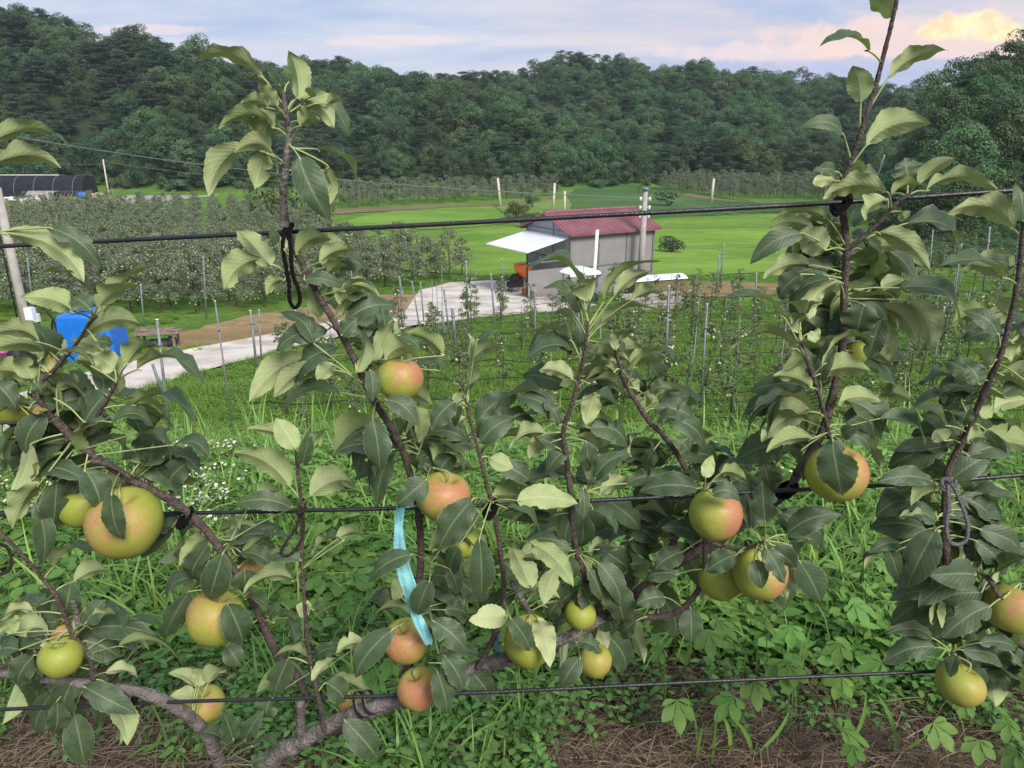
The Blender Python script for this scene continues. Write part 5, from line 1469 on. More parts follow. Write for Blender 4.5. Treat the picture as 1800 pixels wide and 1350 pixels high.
BR = {   # key: tree, points, radii px, material, name
 'L1': ('L', [(395, 1420, 1.12), (385, 1340, 1.12), (345, 1270, 1.10), (265, 1222, 1.08), (180, 1208, 1.08), (100, 1195, 1.08), (20, 1185, 1.09), (-60, 1180, 1.1)], (13, 8), 'bark', 'trunk'),
 'L2': ('L', [(165, 1195, 1.07), (155, 1150, 1.06), (125, 1110, 1.05), (100, 1050, 1.04), (60, 1000, 1.03), (20, 955, 1.02), (-5, 930, 1.02)], (6, 4), 'twig', 'branch'),
 'L5': ('L', [(140, 1100, 1.05), (133, 1075, 1.05), (128, 1055, 1.05)], (6, 5), 'bark', 'branch'),
 'L6': ('L', [(-40, 745, 1.0), (30, 742, 1.0), (60, 738, 1.0), (100, 742, 1.01)], (4, 5), 'twig', 'branch'),
 'L3': ('L', [(540, 1225, 1.12), (520, 1185, 1.11), (485, 1145, 1.10), (458, 1085, 1.09), (435, 1040, 1.08), (400, 985, 1.06), (360, 930, 1.05), (310, 885, 1.04), (235, 845, 1.03), (175, 808, 1.02), (130, 772, 1.01), (95, 735, 1.0)], (9, 10), 'twig', 'branch'),
 'L7': ('L', [(95, 738, 1.0), (70, 705, .99), (60, 685, .99), (90, 655, .98), (118, 622, .97)], (6, 4.5), 'twig', 'branch'),
 'L8': ('L', [(150, 765, 1.0), (168, 735, .99), (190, 700, .98), (205, 672, .97)], (4.5, 4), 'twig', 'branch'),
 'L9': ('L', [(235, 845, 1.03), (200, 820, 1.01), (160, 810, 1.0)], (7, 5), 'twig', 'branch'),
 'L4': ('L', [(-20, 1180, 1.08), (60, 1150, 1.06), (130, 1120, 1.05)], (4, 3), 'twig', 'branch'),
 'LT': ('L', [(90, 655, .98), (130, 610, .97), (155, 572, .95), (170, 556, .95)], (4, 4), 'twig', 'branch'),
 'C1': ('C', [(430, 1450, 1.12), (470, 1338, 1.11), (520, 1310, 1.10), (560, 1285, 1.10), (620, 1255, 1.10), (700, 1228, 1.10), (790, 1190, 1.11), (880, 1158, 1.12), (980, 1128, 1.13), (1060, 1085, 1.14)], (17, 10), 'bark', 'trunk'),
 'C2': ('C', [(530, 1305, 1.10), (528, 1270, 1.09), (529, 1232, 1.09)], (9, 8), 'bark', 'branch'),
 'C3': ('C', [(572, 1290, 1.09), (560, 1230, 1.07), (545, 1160, 1.05), (537, 1080, 1.03), (531, 990, 1.02), (530, 900, 1.01), (524, 830, 1.0), (520, 795, 1.0)], (6, 3.6), 'twig', 'branch'),
 'C4': ('C', [(706, 1230, 1.12), (722, 1120, 1.11), (738, 1010, 1.10), (738, 930, 1.10), (725, 850, 1.09), (700, 775, 1.08), (655, 700, 1.07), (622, 630, 1.06), (590, 570, 1.05), (560, 520, 1.05), (535, 470, 1.05), (512, 425, 1.05), (500, 370, 1.04)], (9, 7.5), 'twig', 'branch'),
 'C5': ('C', [(500, 400, 1.04), (498, 340, 1.04), (503, 285, 1.03), (508, 235, 1.03), (503, 200, 1.02), (496, 160, 1.02)], (8, 4.5), 'bark', 'branch'),
 'C6': ('C', [(500, 478, 1.03), (525, 482, 1.04), (545, 488, 1.05)], (3.4, 5), 'twig', 'branch'),
 'C7': ('C', [(840, 1175, 1.10), (868, 1120, 1.10), (885, 1060, 1.09), (882, 990, 1.08), (868, 900, 1.07), (855, 850, 1.06), (842, 795, 1.05), (828, 745, 1.04), (818, 700, 1.03)], (7, 3.5), 'twig', 'branch'),
 'C8': ('C', [(1060, 1085, 1.14), (1030, 1020, 1.13), (1010, 950, 1.12), (1004, 880, 1.11), (995, 800, 1.10), (990, 760, 1.09), (1003, 720, 1.08), (1018, 665, 1.07), (1028, 620, 1.06), (1034, 565, 1.05)], (9, 3.6), 'twig', 'branch'),
 'C9': ('C', [(900, 1025, 1.07), (915, 1050, 1.08), (930, 1075, 1.09)], (5, 6), 'bark', 'branch'),
 'K1': ('K', [(440, 1460, 1.155), (478, 1345, 1.15), (560, 1292, 1.145), (700, 1236, 1.145), (790, 1198, 1.15), (880, 1166, 1.155), (980, 1136, 1.16), (1060, 1085, 1.15)], (11, 8), 'bark', 'trunk'),
 'K2': ('K', [(1075, 1075, 1.14), (1130, 1085, 1.12), (1185, 1078, 1.10), (1222, 1045, 1.09), (1237, 1000, 1.08), (1240, 950, 1.07), (1240, 900, 1.07), (1238, 862, 1.07)], (8, 5.5), 'twig', 'branch'),
 'K3': ('K', [(1070, 1085, 1.15), (1160, 1010, 1.14), (1260, 950, 1.13), (1340, 900, 1.11), (1385, 860, 1.10), (1412, 815, 1.09), (1445, 760, 1.08), (1462, 700, 1.07), (1478, 630, 1.06), (1482, 560, 1.05), (1485, 490, 1.04), (1488, 430, 1.03), (1480, 360, 1.03), (1482, 310, 1.02)], (12, 8), 'twig', 'branch'),
 'K4': ('K', [(1482, 320, 1.02), (1500, 270, 1.01), (1518, 220, 1.0), (1535, 165, 1.0), (1555, 90, .99), (1570, 30, .98), (1582, -30, .97)], (7, 4.5), 'twig', 'branch'),
 'K5': ('K', [(1488, 440, 1.03), (1520, 415, 1.02), (1550, 385, 1.01), (1578, 355, 1.0), (1598, 342, 1.0)], (6, 4.5), 'twig', 'branch'),
 'K6': ('K', [(1458, 770, 1.05), (1447, 720, 1.03), (1432, 670, 1.01), (1412, 615, 1.0), (1406, 600, 1.0)], (5.5, 4), 'twig', 'branch'),
 'K7': ('K', [(1130, 1050, 1.14), (1180, 960, 1.13), (1220, 880, 1.13), (1200, 815, 1.12), (1165, 765, 1.11), (1140, 740, 1.10), (1115, 700, 1.09), (1100, 675, 1.09), (1088, 640, 1.08), (1080, 605, 1.07)], (8, 4), 'twig', 'branch'),
 'K8': ('K', [(1240, 950, 1.07), (1280, 962, 1.05), (1320, 962, 1.04), (1345, 950, 1.03)], (5, 4), 'twig', 'branch'),
 'R1': ('R', [(1905, 1450, 1.12), (1890, 1300, 1.11), (1840, 1180, 1.10), (1770, 1110, 1.09), (1700, 1060, 1.08), (1668, 1000, 1.07), (1660, 930, 1.06), (1664, 850, 1.05), (1672, 815, 1.05), (1700, 760, 1.04), (1732, 685, 1.02), (1758, 625, 1.0), (1776, 560, .99), (1788, 500, .98), (1796, 430, .97), (1803, 360, .96), (1806, 300, .96)], (12, 5), 'twig', 'branch'),
 'R2': ('R', [(1860, 1060, 1.05), (1800, 1050, 1.03), (1763, 1052, 1.01), (1735, 1015, 1.01), (1705, 998, 1.02), (1672, 985, 1.05)], (6, 5), 'twig', 'branch'),
 'R3': ('R', [(1770, 1110, 1.09), (1720, 1140, 1.06), (1672, 1146, 1.04)], (5, 4), 'twig', 'branch'),
}
for k_, (tr, pts, rp, m_, nm) in BR.items(): limb(tr, pts, rp, m_, nm)

def seg_near(tree, x, y):
    best = None
    for k_, (tr, pts, rp, m_, nm) in BR.items():
        if tr != tree: continue
        for a, b in zip(pts[:-1], pts[1:]):
            d = (b[0] - a[0], b[1] - a[1]); L = d[0] ** 2 + d[1] ** 2 + 1e-9
            t = max(0, min(1, ((x - a[0]) * d[0] + (y - a[1]) * d[1]) / L)); q = (a[0] + d[0] * t, a[1] + d[1] * t, a[2] + (b[2] - a[2]) * t)
            e = math.hypot(q[0] - x, q[1] - y)
            if best is None or e < best[0]: best = (e, q)
    return best

CODE = {'u': (138, 32, .88), 'U': (168, 14, .62), 'm': (90, 38, .95), 'M': (64, 34, .88), 't': (22, 15, .60), 'T': (4, 8, .56)}
LR = random.Random(99)
LCOUNT = {k_: 0 for k_ in TREES}
def leaf(tree, nx, ny, bx, by, tx, ty, wpx, code='t', bend=0, Y=None, mt='leaf', tipdz=None, node_Y=None):
    base = TREES[tree].location
    e, q = seg_near(tree, nx, ny)
    Yn = node_Y if node_Y else q[2]
    # leaves sit around their twig; slight random offset in depth
    Yb = (Y if Y is not None else Yn + LR.uniform(-.035, .03)); dz = tipdz if tipdz is not None else LR.uniform(-.022, .022)
    B = P(bx, by, Yb); E = P(tx, ty, Yb + dz); Nn = P(nx, ny, Yn) if e > 14 else P(q[0], q[1], q[2])
    s_ = pxm((bx + tx) / 2, (by + ty) / 2, Yb)
    L = (E - B).length; t0 = (E - B).normalized(); C = (EYE - (B + E) / 2).normalized()
    C = (C - t0 * C.dot(t0)).normalized()
    u0 = t0.cross(C)
    upi = Vector((0, SH, CH))
    if abs(tx - bx) > .25 * abs(ty - by):
        if u0.dot(upi) < 0: u0 = -u0
    elif u0.x < 0: u0 = -u0
    r0, f0, kw = CODE[code]
    r_ = rad(r0 + LR.uniform(-9, 9)); f_ = rad(f0 + LR.uniform(-6, 6)); hw = wpx * s_ * kw
    N = C * math.cos(r_) + u0 * math.sin(r_); S = t0.cross(N)
    n, mc = 18, 4; V = []; UV = []; Fc = []
    bd = bend * s_ * (.62 if code in 'u' else .8); arch = L * LR.uniform(.04, .12); tipc = LR.uniform(.04, .16) * L; ph = LR.uniform(0, 6.28); wv = LR.uniform(.03, .12); wf = LR.uniform(1.5, 3.2)
    tw = LR.uniform(-.35, .35) * (2.2 if LR.random() < .25 else 1); bite = [(LR.uniform(.2, .85), LR.choice((-1, 1)), LR.uniform(.03, .07), LR.uniform(.25, .6)) for _ in range(LR.choice((0, 0, 0, 0, 1, 1, 2)))]; asym = LR.uniform(-.08, .08); skew = LR.uniform(.78, .95)
    for i in range(n + 1):
        s = i / n
        prof = max(0.0, math.sin(math.pi * s ** skew)) ** .66 * (1 - .22 * s ** 3)
        if s > .93: prof *= .85
        c = B + t0 * (L * s) + u0 * (bd * 4 * s * (1 - s)) + N * (arch * math.sin(math.pi * s) - tipc * s ** 3)
        tang = tw * s; Sv = S * math.cos(tang) + N * math.sin(tang); Nv = N * math.cos(tang) - S * math.sin(tang)
        fo = f_ * (1 - .45 * s)
        for j in range(-mc, mc + 1):
            v = j / mc; a = abs(v); ser = 1.0 + (.035 if i % 2 else -.035) * (a == 1)
            wd = hw * prof * ser * (1 + asym * (1 if v > 0 else -1))
            for (s0_, sg_, ws_, dp_) in bite:
                if sg_ * v > 0: wd *= 1 - dp_ * math.exp(-((s - s0_) / ws_) ** 2)
            curl = .25 * a * a
            p = c + Sv * (v * wd * math.cos(fo)) + Nv * (a * wd * math.sin(fo) - curl * wd * a * .5) + Nv * (wv * hw * math.sin(6.28 * wf * s + ph + (1.5 if v > 0 else 0)) * a * a * 1.6)
            V.append(tuple(p - base)); UV.append((s, v))
    nc = 2 * mc + 1
    # winding so that the face normal is the upper side of the leaf
    flip = S.cross(t0).dot(N) < 0
    for i in range(n):
        for j in range(nc - 1):
            a = i * nc + j; f = (a, a + 1, a + nc + 1, a + nc)
            Fc.append(f[::-1] if flip else f)
    nblade = len(Fc)
    mb = MB(); mb.v = V[:]; mb.f = Fc[:]; mb.m = [0] * nblade
    # stalk and keel under the midrib
    ctrl = Nn.lerp(B, .5) + Vector((0, 0, (.004 if ty < by + 20 else .002))) - N * .002
    st, _ = catmull([Nn - base, ctrl - base, B - base, B + t0 * L * .08 - base], 3)
    nb = len(mb.v); mb.tube(st, [.0014 - .0004 * i / len(st) for i in range(len(st))], 5, 1, False)
    me = bpy.data.meshes.new('leaf'); me.from_pydata(mb.v, [], mb.f); me.materials.append(M[mt]); me.materials.append(M['petiole'])
    me.polygons.foreach_set('material_index', mb.m); me.polygons.foreach_set('use_smooth', [True] * len(mb.f))
    uvl = me.uv_layers.new(name='UVMap'); vi = [0] * len(me.loops); me.loops.foreach_get('vertex_index', vi)
    fl = []
    for v in vi: fl += UV[v] if v < len(UV) else (0.0, 0.0)
    uvl.data.foreach_set('uv', fl)
    me.update(); o = bpy.data.objects.new('leaf', me); COL.objects.link(o); o.parent = TREES[tree]
    LCOUNT[tree] += 1
    return o
LV = '''
C 497 190 463 137 346 94 30 u 14
C 508 200 525 172 512 90 32 u 3
C 500 215 488 188 455 143 24 U 0
C 498 170 492 150 472 127 13 t 0
C 503 175 507 145 502 117 13 t 0
C 530 185 548 170 545 152 18 U 0
C 535 190 575 182 606 178 18 u 4
C 510 205 522 172 590 222 28 u 16
C 512 200 550 175 616 238 34 t 10
C 508 235 527 222 562 206 28 u 6
C 500 235 478 216 388 216 24 u 16
C 498 205 472 190 424 180 18 u 8
C 497 240 480 225 455 190 16 u 4
C 500 292 480 272 414 262 26 u 22
C 498 285 432 256 360 334 36 u 12
C 500 287 466 268 447 328 36 U 0
C 500 292 478 280 487 312 18 m 0
C 510 262 556 262 634 326 34 M 14
C 502 252 525 275 578 384 50 T -6 1.0
C 505 255 575 290 565 380 24 u -6
C 505 300 568 300 560 350 26 U 4
C 500 478 476 466 420 400 30 u -6
C 500 478 462 455 391 504 34 u 14
C 505 470 488 430 476 400 18 t 0
C 505 490 500 492 467 516 20 u 8
C 512 455 520 448 582 418 26 u 14
C 530 478 560 462 626 436 26 u 8
C 545 485 575 480 612 462 24 u 6
C 535 490 535 492 604 505 24 t 8
C 530 480 500 440 490 415 14 u 0
C 565 520 602 512 668 508 20 m 8
C 640 690 552 604 492 546 34 t 12
C 600 590 560 560 545 500 26 U 0
C 590 560 598 535 616 500 20 u 0
C 620 620 548 632 436 698 34 u 12
C 640 660 562 645 480 694 32 u 8
C 640 680 588 642 558 668 26 U 4
C 660 700 598 690 490 736 36 M 16
C 640 650 675 600 672 536 32 t 0
C 610 600 600 590 628 558 28 t 0
C 620 640 628 655 648 572 24 u -4
C 660 650 655 640 690 560 26 U 0
C 650 640 676 632 731 612 36 u 14 1.0
C 600 560 604 500 668 520 18 u 6
C 690 640 780 625 704 582 28 u 12
C 660 600 700 590 740 612 18 t 4
C 690 650 780 652 735 636 20 M 6
C 818 710 812 700 832 588 38 M 4
C 818 705 826 636 886 606 36 u 6
C 818 705 838 600 873 578 14 t 0
C 822 715 800 705 757 756 36 t 6
C 820 725 812 712 795 752 18 t 0
C 818 705 800 715 823 694 26 U 4
C 652 690 650 650 655 706 26 t 0 .97
C 655 710 676 702 736 744 34 t 10 .97
C 660 720 728 712 740 776 22 u 6
C 655 712 655 735 668 834 46 T 4 .98
C 660 720 690 735 702 778 36 t 0
C 735 790 718 775 638 862 40 M 8
C 740 800 690 790 660 890 38 t 4
C 730 780 720 740 690 712 24 u 4
C 735 790 640 760 622 800 30 t 0
C 735 800 745 772 785 768 26 t 4
C 845 800 835 785 781 794 26 t 12
C 757 825 800 800 772 838 34 t 8
C 757 825 770 828 832 818 20 u 10
C 845 805 862 806 900 822 28 U 0
C 757 822 750 842 697 888 44 T 0 .99
C 752 830 742 820 735 800 22 M 0
C 852 885 833 876 768 972 52 T 8 .95
C 852 885 843 946 845 1066 44 T 4 .99
C 850 880 806 960 786 1010 36 t 0
C 852 886 908 880 1016 884 38 U 8
C 855 885 888 892 954 932 26 M 8
C 1032 863 1015 850 912 853 34 M 16
C 1032 863 1045 842 1106 796 32 t 10
C 1032 863 1025 858 1028 915 18 t 0
C 1032 863 1060 874 1131 936 36 T 6
C 1032 863 1012 886 992 962 38 T 4
C 1032 863 1024 905 1020 968 38 t 0
C 1032 863 1042 895 1088 935 22 M 4
C 1032 863 1055 868 1108 846 26 u 8
C 1032 863 1100 850 1186 850 28 t 14
C 1032 863 1035 845 1036 800 20 U 0
C 1005 800 1000 790 960 832 26 t 6
C 1020 972 1006 968 930 946 28 t 10
C 1020 972 1035 970 1076 952 18 u 6
C 1020 972 1060 966 1112 1002 44 T 0
C 1020 972 1050 988 1096 1066 34 t 4
C 1020 972 1034 1000 1060 1056 26 t 0
C 1020 972 1068 1010 1100 1104 48 T 4
C 1020 972 998 980 1010 1022 28 t 0
C 882 1050 935 1035 897 956 40 U 0 .99
C 882 945 935 955 1008 1028 34 U 10 .98
C 925 1060 976 1000 955 1060 30 U 0
C 885 1045 930 1035 875 976 42 t 0
C 757 990 726 974 643 1024 36 t 10 .99
C 757 990 715 1010 694 1056 28 U 2
C 757 990 755 1020 730 1090 38 T 2 .96
C 757 990 790 950 832 930 26 t 4
C 757 990 790 1000 808 1045 30 t 0
C 755 1075 692 1105 620 1196 42 T 10 .99
C 755 1070 760 1090 822 1144 42 T 4 .98
C 755 1075 770 1148 846 1152 26 t 10
C 740 1080 776 1060 806 1066 22 u 8
C 740 1080 702 1046 668 1070 32 t 4
C 740 1080 780 1072 830 1086 26 t 8
C 750 1165 768 1180 787 1262 36 T 4 .98
C 750 1165 780 1152 816 1214 38 t 4 .99
C 750 1165 820 1172 868 1236 46 T 4
C 885 1055 892 1084 825 1090 36 U 4 cream 1.0
C 885 1055 896 1084 936 1149 36 T 4 .98
C 930 1070 945 1088 968 1162 34 U 0 cream .99
C 900 1060 915 1045 985 1050 20 u 8
C 1010 1000 1020 1025 1050 1092 38 t 0 spot
C 1030 1110 1012 1128 1058 1148 30 t 6 1.0
C 1010 1125 1020 1155 985 1212 34 T 4 1.0
C 1000 1110 990 1110 986 1182 16 U 0
C 1030 1070 1052 1095 1066 1140 24 U 0
C 1040 1050 1065 1070 1078 1120 28 t 0
C 1000 1060 985 1050 960 1090 30 t 0
C 600 1255 605 1265 668 1340 46 T 4 1.04
C 1034 565 1022 505 930 457 34 m 16
C 1034 545 1035 530 1053 480 42 u 4
C 1034 555 1020 525 1000 505 26 u 0
C 1034 575 1062 530 1148 446 34 m 8
C 1034 585 1080 520 1140 473 22 u 4
C 1034 600 1022 548 988 492 38 t 4
C 1034 590 996 532 960 502 28 M 8
C 1034 600 1056 572 1156 535 34 m 12
C 1040 590 1110 528 1166 512 20 u 6
C 1024 640 1006 600 935 580 32 m 8
C 1030 600 1006 558 974 548 14 u 4
C 1024 640 1020 612 1018 562 22 t 0
C 1018 680 1008 668 945 644 22 u 6
C 1022 650 1032 640 1105 628 28 m 10
C 1016 690 1026 672 1096 672 26 m 10
C 1000 735 972 720 867 716 38 m 26
C 1000 740 940 745 858 738 28 M 4
C 990 750 984 748 955 706 24 t 4
C 992 760 960 762 893 782 34 u 10
C 990 770 968 778 930 805 22 u 6
C 1008 710 1040 698 1096 740 36 M 14
C 1005 720 1046 690 1030 745 32 U 0
C 1005 745 1036 752 1105 786 42 t 16
C 1003 750 1012 765 1052 790 14 u 4
C 1000 770 1030 776 1036 832 30 t 0
C 995 800 975 785 950 770 24 t 0
C 1030 610 1045 575 1075 545 18 U 0
K 1085 650 1120 690 1100 668 30 U 0
K 1100 680 1140 700 1152 685 16 U 0
K 1080 620 1092 600 1122 580 24 m 4
K 1082 620 1080 615 1115 574 26 u 8
K 1100 680 1112 648 1200 622 34 m 12
K 1100 670 1062 640 1042 612 22 M 6
K 1115 700 1140 690 1182 682 22 t 6
K 1145 745 1170 736 1244 794 36 t 18
K 1145 745 1155 745 1200 740 24 M 10
K 1145 745 1130 760 1105 800 30 M 4
K 1165 770 1150 790 1130 830 26 t 0
K 1165 765 1185 770 1215 800 24 t 4
K 1090 650 1080 655 1060 640 16 u 0
K 1550 110 1527 90 1443 76 30 M 14
K 1562 60 1568 30 1530 -6 34 u 2
K 1525 195 1562 136 1660 84 28 u 10
K 1512 240 1513 180 1500 114 38 U 4
K 1500 283 1482 236 1410 222 26 t 14
K 1495 305 1523 256 1628 210 38 u 20
K 1482 315 1470 302 1428 300 20 t 4
K 1480 330 1470 318 1424 320 22 U 4 cream
K 1495 310 1495 300 1525 290 22 U 4
K 1490 325 1506 308 1546 312 22 t 8
K 1595 345 1597 320 1590 277 46 t 0
K 1598 343 1614 322 1676 274 20 u 4
K 1598 345 1625 336 1746 322 26 u 18
K 1570 370 1560 338 1446 342 32 u 18
K 1595 348 1566 342 1625 322 20 u 8
K 1560 380 1560 350 1512 392 30 u 8
K 1550 388 1585 372 1592 388 20 U 0
K 1510 425 1592 393 1702 434 38 M 18
K 1510 428 1540 408 1634 462 28 u 12
K 1490 440 1520 440 1582 432 26 u 4
K 1490 440 1455 385 1357 382 20 u 14
K 1488 445 1430 402 1350 394 20 u 8
K 1485 450 1412 410 1318 462 34 t 12
K 1485 440 1452 440 1402 405 48 U 0
K 1485 480 1428 466 1340 486 26 u 10
K 1485 490 1410 482 1368 525 34 t 6
K 1484 500 1460 490 1386 548 38 M 12
K 1484 530 1476 496 1416 560 34 u 14
K 1484 540 1544 500 1450 556 28 u 10
K 1484 520 1550 505 1582 492 26 U 4
K 1484 510 1580 506 1694 564 34 M 22
K 1484 520 1542 540 1616 596 34 u 10
K 1484 525 1592 528 1640 612 40 u 12
K 1484 530 1518 536 1505 590 56 T 0
K 1482 540 1550 560 1524 632 36 t 0
K 1430 660 1446 642 1534 590 34 m 14
K 1420 635 1380 560 1270 520 30 m 16
K 1425 650 1402 614 1282 607 30 m 22
K 1435 690 1428 682 1360 656 24 u 6
K 1440 700 1436 680 1416 612 26 t 0
K 1442 700 1442 672 1466 612 28 t 4
K 1410 610 1425 600 1440 578 18 U 0
K 1450 750 1425 730 1305 776 36 m 34
K 1455 755 1412 738 1330 760 28 m 16
K 1445 735 1432 724 1320 722 30 m 22
K 1460 720 1472 710 1546 702 24 u 10
K 1460 715 1540 696 1600 700 24 u 10
K 1455 750 1480 746 1552 738 26 M 14
K 1455 760 1545 736 1635 776 30 M 10
K 1455 750 1482 770 1506 750 22 t 4
K 1455 760 1430 770 1345 792 28 u 10
K 1455 770 1430 775 1360 812 34 M 14
K 1463 765 1463 772 1480 876 62 T 0 .93
K 1463 765 1496 770 1550 822 22 u 10
K 1455 760 1410 790 1395 810 22 t 0
K 1238 860 1250 868 1303 878 28 t 10 .98
K 1238 860 1216 860 1200 898 32 t 4
K 1238 858 1228 848 1195 830 24 m 4
K 1238 858 1262 835 1310 838 24 u 8
K 1238 858 1240 840 1252 800 20 U 0
K 1345 950 1345 920 1340 848 44 T 0
K 1340 955 1320 930 1314 866 30 t 0
K 1300 900 1352 862 1345 818 46 t 0
K 1240 870 1286 848 1326 832 24 u 6
K 1345 950 1382 940 1480 902 42 T 12
K 1345 952 1388 958 1442 970 20 m 8
K 1345 955 1345 960 1382 1028 34 T 2 .95
K 1345 955 1356 962 1402 1002 38 T 4 .95
K 1335 960 1325 984 1342 1036 32 t 0 .96
K 1345 955 1404 985 1444 1062 46 T 4
K 1310 962 1294 975 1240 1006 36 T 4 1.0
K 1200 1070 1214 1068 1216 1136 38 T 0
K 1240 945 1230 945 1170 925 30 t 8
K 1240 945 1200 970 1150 1000 36 t 4
K 1235 1000 1190 1010 1130 1020 34 t 6
K 1200 1070 1170 1050 1120 1060 34 t 4
K 1140 1085 1120 1090 1085 1120 30 t 0
K 1200 870 1180 905 1170 950 42 t 0 spot
K 1130 1080 1150 1050 1165 1020 28 m 0
R 1800 430 1783 404 1664 360 36 u 22
R 1803 370 1798 390 1790 318 34 t 0
R 1790 500 1762 488 1655 456 32 m 14
R 1780 560 1765 552 1787 520 34 U 0
R 1760 620 1755 588 1698 545 36 t 8
R 1755 630 1742 645 1706 614 24 u 8
R 1740 670 1722 676 1698 640 34 t 4
R 1757 625 1775 636 1802 598 26 u 6
R 1755 640 1800 668 1780 655 18 u 4
R 1715 730 1684 708 1660 676 36 t 0
R 1705 750 1692 716 1606 706 28 m 14
R 1700 760 1662 748 1605 714 28 M 6
R 1705 750 1690 705 1768 696 22 m 8
R 1715 730 1746 722 1805 702 22 u 8
R 1705 755 1690 748 1705 712 26 t 0
R 1710 745 1724 732 1746 715 20 U 0
R 1680 800 1640 800 1575 788 32 M 6
R 1675 840 1672 842 1742 796 42 T 0
R 1690 780 1660 775 1645 755 30 U 0
R 1685 790 1700 775 1735 770 22 u 6
R 1662 870 1655 852 1598 886 20 u 10
R 1662 880 1640 846 1545 846 32 t 10
R 1662 900 1645 915 1590 894 36 t 4
R 1662 905 1625 916 1574 906 22 u 4
R 1662 905 1610 880 1540 902 48 t 6
R 1660 925 1645 930 1590 1036 52 T 0 1.0
R 1660 925 1625 940 1560 965 34 t 4
R 1665 890 1700 880 1802 888 30 M 16
R 1665 900 1700 898 1776 912 28 t 8
R 1665 905 1708 908 1762 948 32 t 4
R 1665 915 1722 930 1802 975 34 t 8
R 1670 940 1714 950 1772 1012 36 t 4
R 1660 930 1580 966 1506 1020 26 m 8
R 1660 930 1582 955 1530 968 22 t 4
R 1660 950 1560 962 1580 1026 32 t 0
R 1700 998 1716 1010 1640 1012 50 T 4
R 1735 1020 1725 1042 1650 1052 44 T 4
R 1760 1052 1742 1064 1658 1120 44 T 6 .97
R 1700 1030 1660 1042 1565 1052 26 t 8
R 1672 1146 1640 1122 1560 1112 26 t 10
R 1672 1146 1648 1138 1553 1166 40 T 12
R 1672 1146 1690 1142 1770 1168 36 t 6
R 1672 1146 1720 1130 1798 1142 26 t 8
R 1672 1146 1672 1152 1704 1176 28 t 0
R 1672 1146 1680 1150 1668 1190 24 t 0 .98
R 1705 1060 1700 1060 1650 1085 30 t 0
R 1730 1020 1760 1000 1800 985 30 m 4
R 1750 1120 1780 1150 1800 1180 26 M 0
L 118 640 -12 247 120 239 30 u 10
L 118 640 -12 288 110 288 32 u 12
L 118 640 5 410 165 486 34 u 22
L 118 640 85 400 180 472 34 t 12
L 165 562 155 520 65 475 30 m 14
L 165 562 130 550 47 517 30 u 12
L 165 562 160 545 122 520 34 t 4
L 165 562 182 544 264 461 28 u 6
L 165 562 172 540 242 494 34 u 4
L 155 575 145 592 256 568 32 u 22
L 155 580 168 598 200 604 22 t 0
L 118 622 70 602 -12 582 34 u 14
L 120 620 182 626 130 596 28 u 8
L 205 672 202 650 162 622 36 U 4
L 205 672 165 646 104 614 24 m 6
L 205 672 222 642 274 598 30 u 4
L 205 672 240 650 359 662 36 m 26
L 70 700 60 668 28 622 32 U 0
L 75 690 76 622 92 660 24 U 0 spot
L 75 700 50 720 100 712 34 t 6 spot
L 75 700 60 672 75 690 18 t 0
L 95 700 148 742 190 686 48 t 0
L 180 720 230 712 346 724 36 m 22
L 165 745 195 742 272 746 34 M 16
L 110 740 100 682 152 676 26 u 8
L 95 735 -10 700 42 716 32 U 0 spot
L 60 740 -10 672 30 715 40 t 0
L 150 790 240 762 306 802 30 M 10
L 165 800 306 782 371 802 28 M 12
L 235 845 290 802 352 832 32 M 12
L 235 845 236 818 321 870 40 t 16
L 150 800 145 842 58 830 34 t 10
L 190 830 150 826 181 894 50 t 0 .96
L 160 812 100 846 92 944 46 T 0 1.0
L 130 790 62 882 78 996 32 t 4
L 120 780 70 850 20 926 36 u -4
L 110 770 55 780 35 866 28 u -4
L 120 775 70 782 35 832 34 M 6
L 205 840 196 866 218 952 34 T -8 .89
L 75 1020 95 996 172 958 32 m 8
L 95 1040 130 1022 202 1000 26 u 8
L 115 1080 110 1086 126 1020 42 T 0
L 100 1055 75 1062 25 1062 24 M 6
L 110 1080 60 1076 0 1086 20 u 10
L 125 1110 85 1116 20 1112 34 u 16
L 125 1110 25 1112 0 1090 30 U 4
L 130 1110 150 1096 180 1056 36 t 0
L 135 1115 165 1092 222 1094 26 m 10
L 150 1130 150 1126 212 1156 50 T 4
L 160 1150 208 1136 326 1154 30 m 16
L 155 1140 205 1112 278 1094 26 m 8
L 130 1110 35 1142 -8 1152 34 t 6
L 120 1150 60 1152 30 1206 40 t 4
L 120 1150 100 1152 110 1192 32 t 0
L 130 1130 92 1130 78 1158 26 U 0
L 140 1195 125 1202 110 1258 46 t 0
L 140 1200 100 1232 95 1292 32 t 0
L 150 1205 130 1252 150 1348 44 T 0
L 150 1205 146 1206 240 1252 40 T -4
L 160 1195 190 1202 140 1204 28 t 4
L 165 1190 185 1182 250 1202 22 u 14
L 150 1180 80 1165 50 1190 30 t 0
C 525 880 510 856 412 787 34 u 14
C 530 895 545 872 627 846 40 u 16
C 522 800 520 790 488 735 36 U 0
C 522 800 525 786 438 750 22 u 6
C 523 810 530 818 545 758 24 t 0
C 523 800 540 800 577 750 20 u 4
L 405 950 514 893 412 884 32 t 10
L 405 950 450 870 492 862 20 u 4
L 405 950 375 946 314 986 22 u 8
L 405 960 392 972 367 1058 48 T 0 1.0
L 435 1030 345 1016 287 1060 26 M 14
L 435 1035 332 1040 285 1141 36 T 8
L 405 960 415 976 480 996 26 M 10
L 405 960 430 976 512 936 28 m 4
L 435 1035 430 1002 428 1038 42 t 0
C 531 1000 520 1020 430 1036 30 u 18
C 532 1000 530 985 470 982 22 t 6
C 531 1000 605 950 546 968 24 m 6
